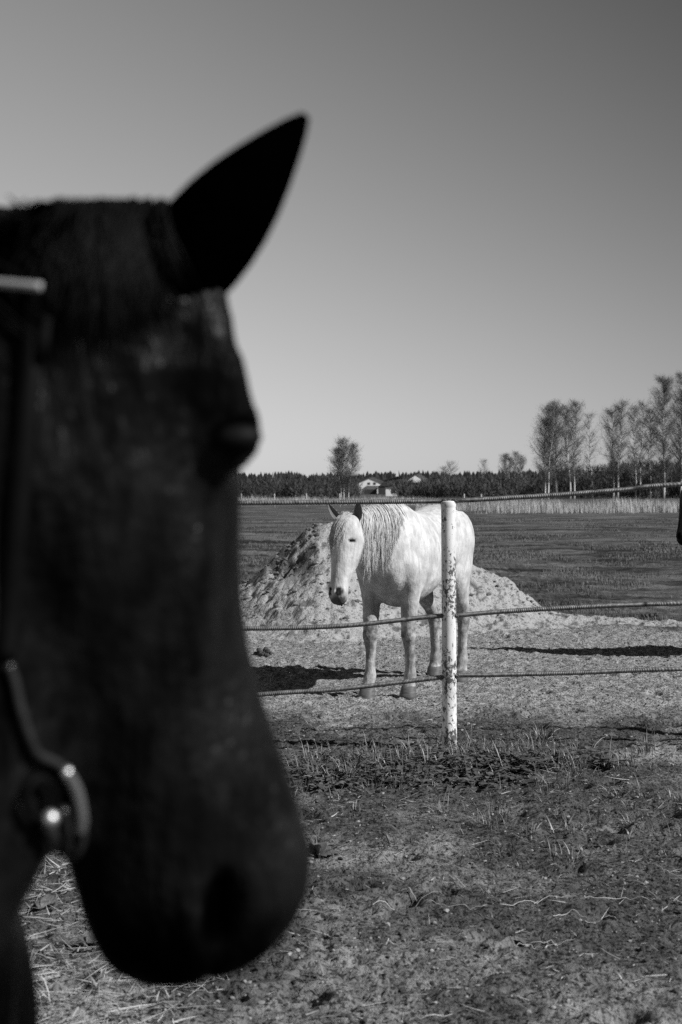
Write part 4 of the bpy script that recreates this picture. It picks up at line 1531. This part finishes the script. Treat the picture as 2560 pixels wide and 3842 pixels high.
def birch(xp, ytop, d, wide_px, seed, label, ybase=None, stems=1, pale=False, dens=1.0, low=.28, name='birch_tree', group='birches beyond the meadow'):
    gg = np.random.default_rng(seed)
    x0 = px(xp, d); z0 = float(gh(x0, d)) - .1
    Ht = pz(ytop, d) - z0
    R0 = wide_px * d / FPX / 2 * 1.3
    low = low * .65
    root = empty(name, (x0, d, z0), 0)
    tag(root, label, 'tree', group)
    segs_c = []; segs_d = []; segs_l = []; segs_w = []
    limbs = MB()
    for st in range(stems):
        off = (st - (stems - 1) / 2) * R0 * .75 if stems > 1 else 0.0
        hs = Ht * (1.0 if st == stems // 2 else gg.uniform(.82, .98))
        lean = off * .55 + gg.normal(0, .03) * hs
        bx, by = off * .35 + gg.normal(0, .2), gg.normal(0, .6)
        trunk = np.array([(bx + lean * t ** 1.2 + .10 * math.sin(t * 9 + st), by, hs * t) for t in np.linspace(0, 1, 14)])
        b_ = MB(); b_.tube([tuple(p) for p in trunk], list(np.linspace(.0115 * hs ** .9, .010, 14)), 7)
        b_.build('trunk', M['bark'], root, True)
        nb = int(80 * dens)
        Rst = R0 / (1 if stems == 1 else stems * .55)
        for i in range(nb):
            t = low + (1 - low) * (i + gg.uniform()) / nb
            p = np.array([np.interp(t, np.linspace(0, 1, 14), trunk[:, q]) for q in range(3)])
            u = (t - low) / (1 - low)
            rad_ = Rst * (math.sin(math.pi * min(1, .12 + .80 * u)) ** .75) * gg.uniform(.55, 1.15)
            az_ = gg.uniform(0, 6.28)
            rise = rad_ * gg.uniform(.4, 1.7)
            e = p + np.array([math.cos(az_) * rad_, math.sin(az_) * rad_, rise])
            e[2] = min(e[2], hs * 1.01)
            mid = (p + e) / 2 + np.array([0, 0, -.08 * rad_])
            limbs.tube([tuple(p), tuple(mid), tuple(e)], [.045, .030, .008], 4, False)
            m = int(85 * dens)
            tt = gg.uniform(.18, 1.0, m)[:, None]
            c = p * (1 - tt) ** 2 + 2 * mid * tt * (1 - tt) + e * tt ** 2 + gg.normal(0, .14 + .08 * rad_, (m, 3))
            dd = (e - p) / (np.linalg.norm(e - p) + 1e-6) * .6 + gg.normal(0, .55, (m, 3)) + np.array([0, 0, .35])
            dd[:, 2] -= .25 * gg.uniform(0, 1, m)
            segs_c.append(c); segs_d.append(dd); segs_l.append(gg.uniform(.35, 1.0, m)); segs_w.append(gg.uniform(.006, .017, m))
    limbs.build('branches', M['twig_pale' if pale else 'twig'], root)
    v, f = slivers(np.vstack(segs_c), np.vstack(segs_d), np.concatenate(segs_l), np.concatenate(segs_w), gg)
    link('crown', mesh_from('crown', v, f, False), M['twig_pale' if pale else 'twig'], root)
    return root


birch(1290, 1652, 213, 92, 11, 'lone bushy birch beside the gabled house', stems=3, dens=.75, low=.22, group=None)
birch(2050, 1530, 213, 90, 12, 'birch with pale leaning stems at the meadow end of the clump', stems=2, dens=.8)
birch(2092, 1512, 220, 85, 13, 'tallest birch of the dense clump nearest the houses', stems=2, dens=.85)
birch(2148, 1515, 216, 80, 14, 'birch with bright white trunk closing the dense clump', stems=2, dens=.85)
birch(2226, 1556, 243, 62, 15, 'thin pale see-through birch standing alone between two clumps', pale=True, dens=.55)
birch(2308, 1512, 216, 95, 16, 'broad dark-crowned birch with straight white stem', stems=2, dens=.8)
birch(2392, 1515, 226, 85, 17, 'pale-twigged birch next to the broad dark-crowned one', pale=True, stems=2, dens=.75)
birch(2448, 1545, 222, 60, 18, 'short narrow birch at the foot of the tallest one', dens=.7)
birch(2488, 1424, 220, 85, 19, 'tallest spire-topped birch of the row', stems=1, dens=1.4, low=.2)
birch(2556, 1408, 214, 90, 20, 'tall dark birch cut by the edge behind the brown horse', stems=2, dens=1.0, low=.2)
birch(1888, 1708, 300, 40, 21, 'small slim birch beyond the second house', dens=.6, low=.3)
birch(1925, 1700, 310, 44, 22, 'small twin-stemmed birch beyond the second house', dens=.6, low=.3, stems=2)
birch(1955, 1715, 300, 36, 23, 'small white-trunked birch just before the dense clump', dens=.6, low=.3)
birch(1808, 1728, 420, 34, 24, 'tiny distant birch top rising over the forest edge', dens=.5, low=.3)
birch(1680, 1735, 430, 60, 25, 'low round distant tree rising over the second house', dens=.5, low=.3, stems=2)


# scrub: dense leafless bushes in one dark belt
def scrub_belt():
    gg = np.random.default_rng(77)
    cs = []; ds = []; ls = []; ws = []
    def belt(xa, xb, d0, d1, ya, yb, count, per):
        for i in range(count):
            d = gg.uniform(d0, d1); u = gg.uniform()
            xp = xa + (xb - xa) * u
            top = pz(ya + (yb - ya) * u + gg.normal(0, 5), d)
            x_ = px(xp, d); r_ = gg.uniform(1.0, 2.4)
            hgt = max(1.0, top * gg.uniform(.45, 1.05))
            zz = gg.uniform(0, 1, per) ** .8
            a = gg.uniform(0, 6.28, per); q = r_ * np.sqrt(gg.uniform(0, 1, per)) * np.sin(np.pi * np.clip(.15 + .7 * zz, 0, 1))
            cs.append(np.stack([x_ + q * np.cos(a), d + q * np.sin(a), zz * hgt], 1))
            dd = np.stack([np.cos(a) * .5, np.sin(a) * .5, np.full(per, 1.0)], 1) + gg.normal(0, .35, (per, 3))
            ds.append(dd); ls.append(gg.uniform(.4, 1.1, per)); ws.append(gg.uniform(.03, .09, per))
    belt(600, 1340, 235, 280, 1798, 1793, 170, 190)
    belt(1500, 2050, 235, 280, 1806, 1790, 140, 190)
    belt(2000, 2250, 235, 290, 1782, 1752, 110, 230)
    belt(2250, 2700, 222, 285, 1752, 1722, 220, 240)
    belt(1330, 1500, 392, 430, 1800, 1795, 24, 110)
    belt(-600, 600, 230, 270, 1800, 1800, 70, 90)
    v, f = slivers(np.vstack(cs), np.vstack(ds), np.concatenate(ls), np.concatenate(ws), gg)
    stuff(link('scrub', mesh_from('scrub', v, f, False), M['scrub']), 'dark belt of leafless scrub along the far edge of the meadow', 'scrub')


scrub_belt()


def forest():
    gg = np.random.default_rng(88)
    V = []; F_ = []; n0 = 0
    for i in range(1500):
        d = gg.uniform(640, 800); xp = gg.uniform(-900, 3500)
        x_ = px(xp, d); top = pz(1774 + gg.normal(0, 3) + 7 * math.sin(xp / 97.0) * math.sin(xp / 41.0 + 1) - 8 * math.exp(-((xp - 1800) / 300) ** 2), d) * gg.uniform(.88, 1.02)
        for k, (a, b_, r_) in enumerate(((0, .6, 3.2), (.25, .85, 2.8), (.55, 1.0, 2.0))):
            r2 = r_ * gg.uniform(.8, 1.3)
            ring = [(x_ + r2 * math.cos(q * 1.2566) * gg.uniform(.8, 1.2), d + r2 * math.sin(q * 1.2566), top * a) for q in range(5)]
            V += ring + [(x_, d, top * b_)]
            F_ += [(n0 + q, n0 + (q + 1) % 5, n0 + 5) for q in range(5)]
            n0 += 6
    stuff(link('forest', mesh_from('forest', V, np.array(F_), False), M['conifer']), 'far dark line of conifer forest on the horizon', 'forest')


forest()


# ------------------------------------------------------------------ houses
def house(name, xa, xb, yap, yeave, d, depth, label, wall, gable, roof_over=.45, windows=(), extra=None, skew=0):
    x0, x1 = px(xa, d), px(xb, d)
    xc = (x0 + x1) / 2; wid = x1 - x0
    root = empty(name, (xc, d, float(gh(xc, d)) - .1), skew)
    tag(root, label, 'house')
    ze = pz(yeave, d); za = pz(yap, d); h = wid / 2
    b = MB(); b.box(-h, h, 0, depth, 0, ze); b.build('wall', wall, root)
    b = MB(); b.prism([(-h + .003, ze + .002), (h - .003, ze + .002), (0, za - .12)], .004, depth - .004); b.build('gable', gable, root)
    b = MB()
    sl = (za - ze) / h
    o = roof_over
    for s_ in (-1, 1):
        b.prism([(0, za), (s_ * (h + o), ze - sl * o), (s_ * (h + o), ze - sl * o - .22), (0, za - .22)], -o, depth + o)
    r = b.build('roof', M['roof'], root)
    for (wx, wz, ww, wh) in windows:
        b = MB(); b.box(wx - ww / 2, wx + ww / 2, -.06, -.003, wz - wh / 2, wz + wh / 2)
        w_ = b.build('window', M['greyboards'], root)
        b = MB(); b.box(wx - ww / 2 + .1, wx + ww / 2 - .1, -.075, -.063, wz - wh / 2 + .1, wz + wh / 2 - .1); b.build('pane', M['glass'], w_)
    return root, r, h, ze, za


r1, rf, h, ze, za = house('gabled_house', 1348, 1446, 1782, 1803, 385, 9, 'white-gabled house with dark low-pitched roof and lean-to porch', M['plaster'], M['plaster'],
                          windows=[(-.9, 3.05, .7, .6), (.65, 3.05, .7, .6)])
b = MB(); b.box(-1.6, 2.6, -.5, -.02, 1.45, 2.45); b.build('balcony', M['greyboards'], r1)
b = MB(); b.box(-2.1, 1.2, -.9, -.03, 0.0, 1.3); b.build('carport', M['boards'], r1)
b = MB(); b.box(1.9, 4.4, -3.2, -1.0, 0, 2.3); b.prism([(1.7, 2.3), (3.15, 3.6), (4.6, 2.3)], -3.4, -.9); b.build('porch', M['boards'], r1)
b = MB(); b.box(1.25, 1.75, -3.0, -2.6, .3, 2.1); b.build('porch_post', M['plaster'], r1)
r2, rf2, h, ze, za = house('low_house', 1528, 1614, 1769, 1797, 410, 10, 'house whose white gable and sloping dark roof show above the scrub', M['plaster'], M['plaster'], windows=[(1.2, 2.2, .9, .9)])
r3, rf3, h, ze, za = house('brown_house', 1440, 1545, 1786, 1800, 450, 8, 'low brown house with a tall white chimney', M['boards'], M['boards'], windows=[(-1.5, 1.8, .9, .9), (1.5, 1.8, .9, .9)])
b = MB(); cx_ = px(1491, 450) - px(1492.5, 450)
b.box(cx_ - .42, cx_ + .42, .5, 1.3, za - .9, pz(1768, 450)); b.build('chimney', M['plaster'], rf3)
# small white shed
d = 300
xs0, xs1 = px(1448, d), px(1489, d)
sh = empty('garden_shed', ((xs0 + xs1) / 2, d, float(gh((xs0 + xs1) / 2, d)) - .1)); tag(sh, 'small flat-roofed white shed with one dark window', 'shed')
hw = (xs1 - xs0) / 2; zt = pz(1828, d)
b = MB(); b.box(-hw, hw, 0, 2.4, 0, zt); b.build('wall', M['plaster'], sh)
b = MB(); b.box(-hw - .15, hw + .15, -.15, 2.55, zt + .003, zt + .14); b.build('roof', M['greyboards'], sh)
b = MB(); b.box(.0, .85, -.04, -.003, .75, 1.62); w_ = b.build('window', M['boards'], sh)
b = MB(); b.box(.08, .77, -.055, -.043, .83, 1.54); b.build('pane', M['glass'], w_)

# slim fence stakes along the meadow edge
stake = None
for i, (xp, d) in enumerate(((905, 120), (1030, 120), (1150, 120), (1275, 120), (1742, 118), (1806, 118))):
    b = MB(); x0 = px(xp, d)
    b.tube([(0, 0, -.2), (.01, 0, .6), (.0, .01, 1.15)], [.06, .058, .05], 7)
    o = b.build('fence_stake', M['reed'], None, True)
    o.location = (x0, d, float(gh(x0, d)))
    tag(o, 'slim pale fence stake standing at the meadow edge before the reeds', 'stake', 'fence stakes at the meadow edge')
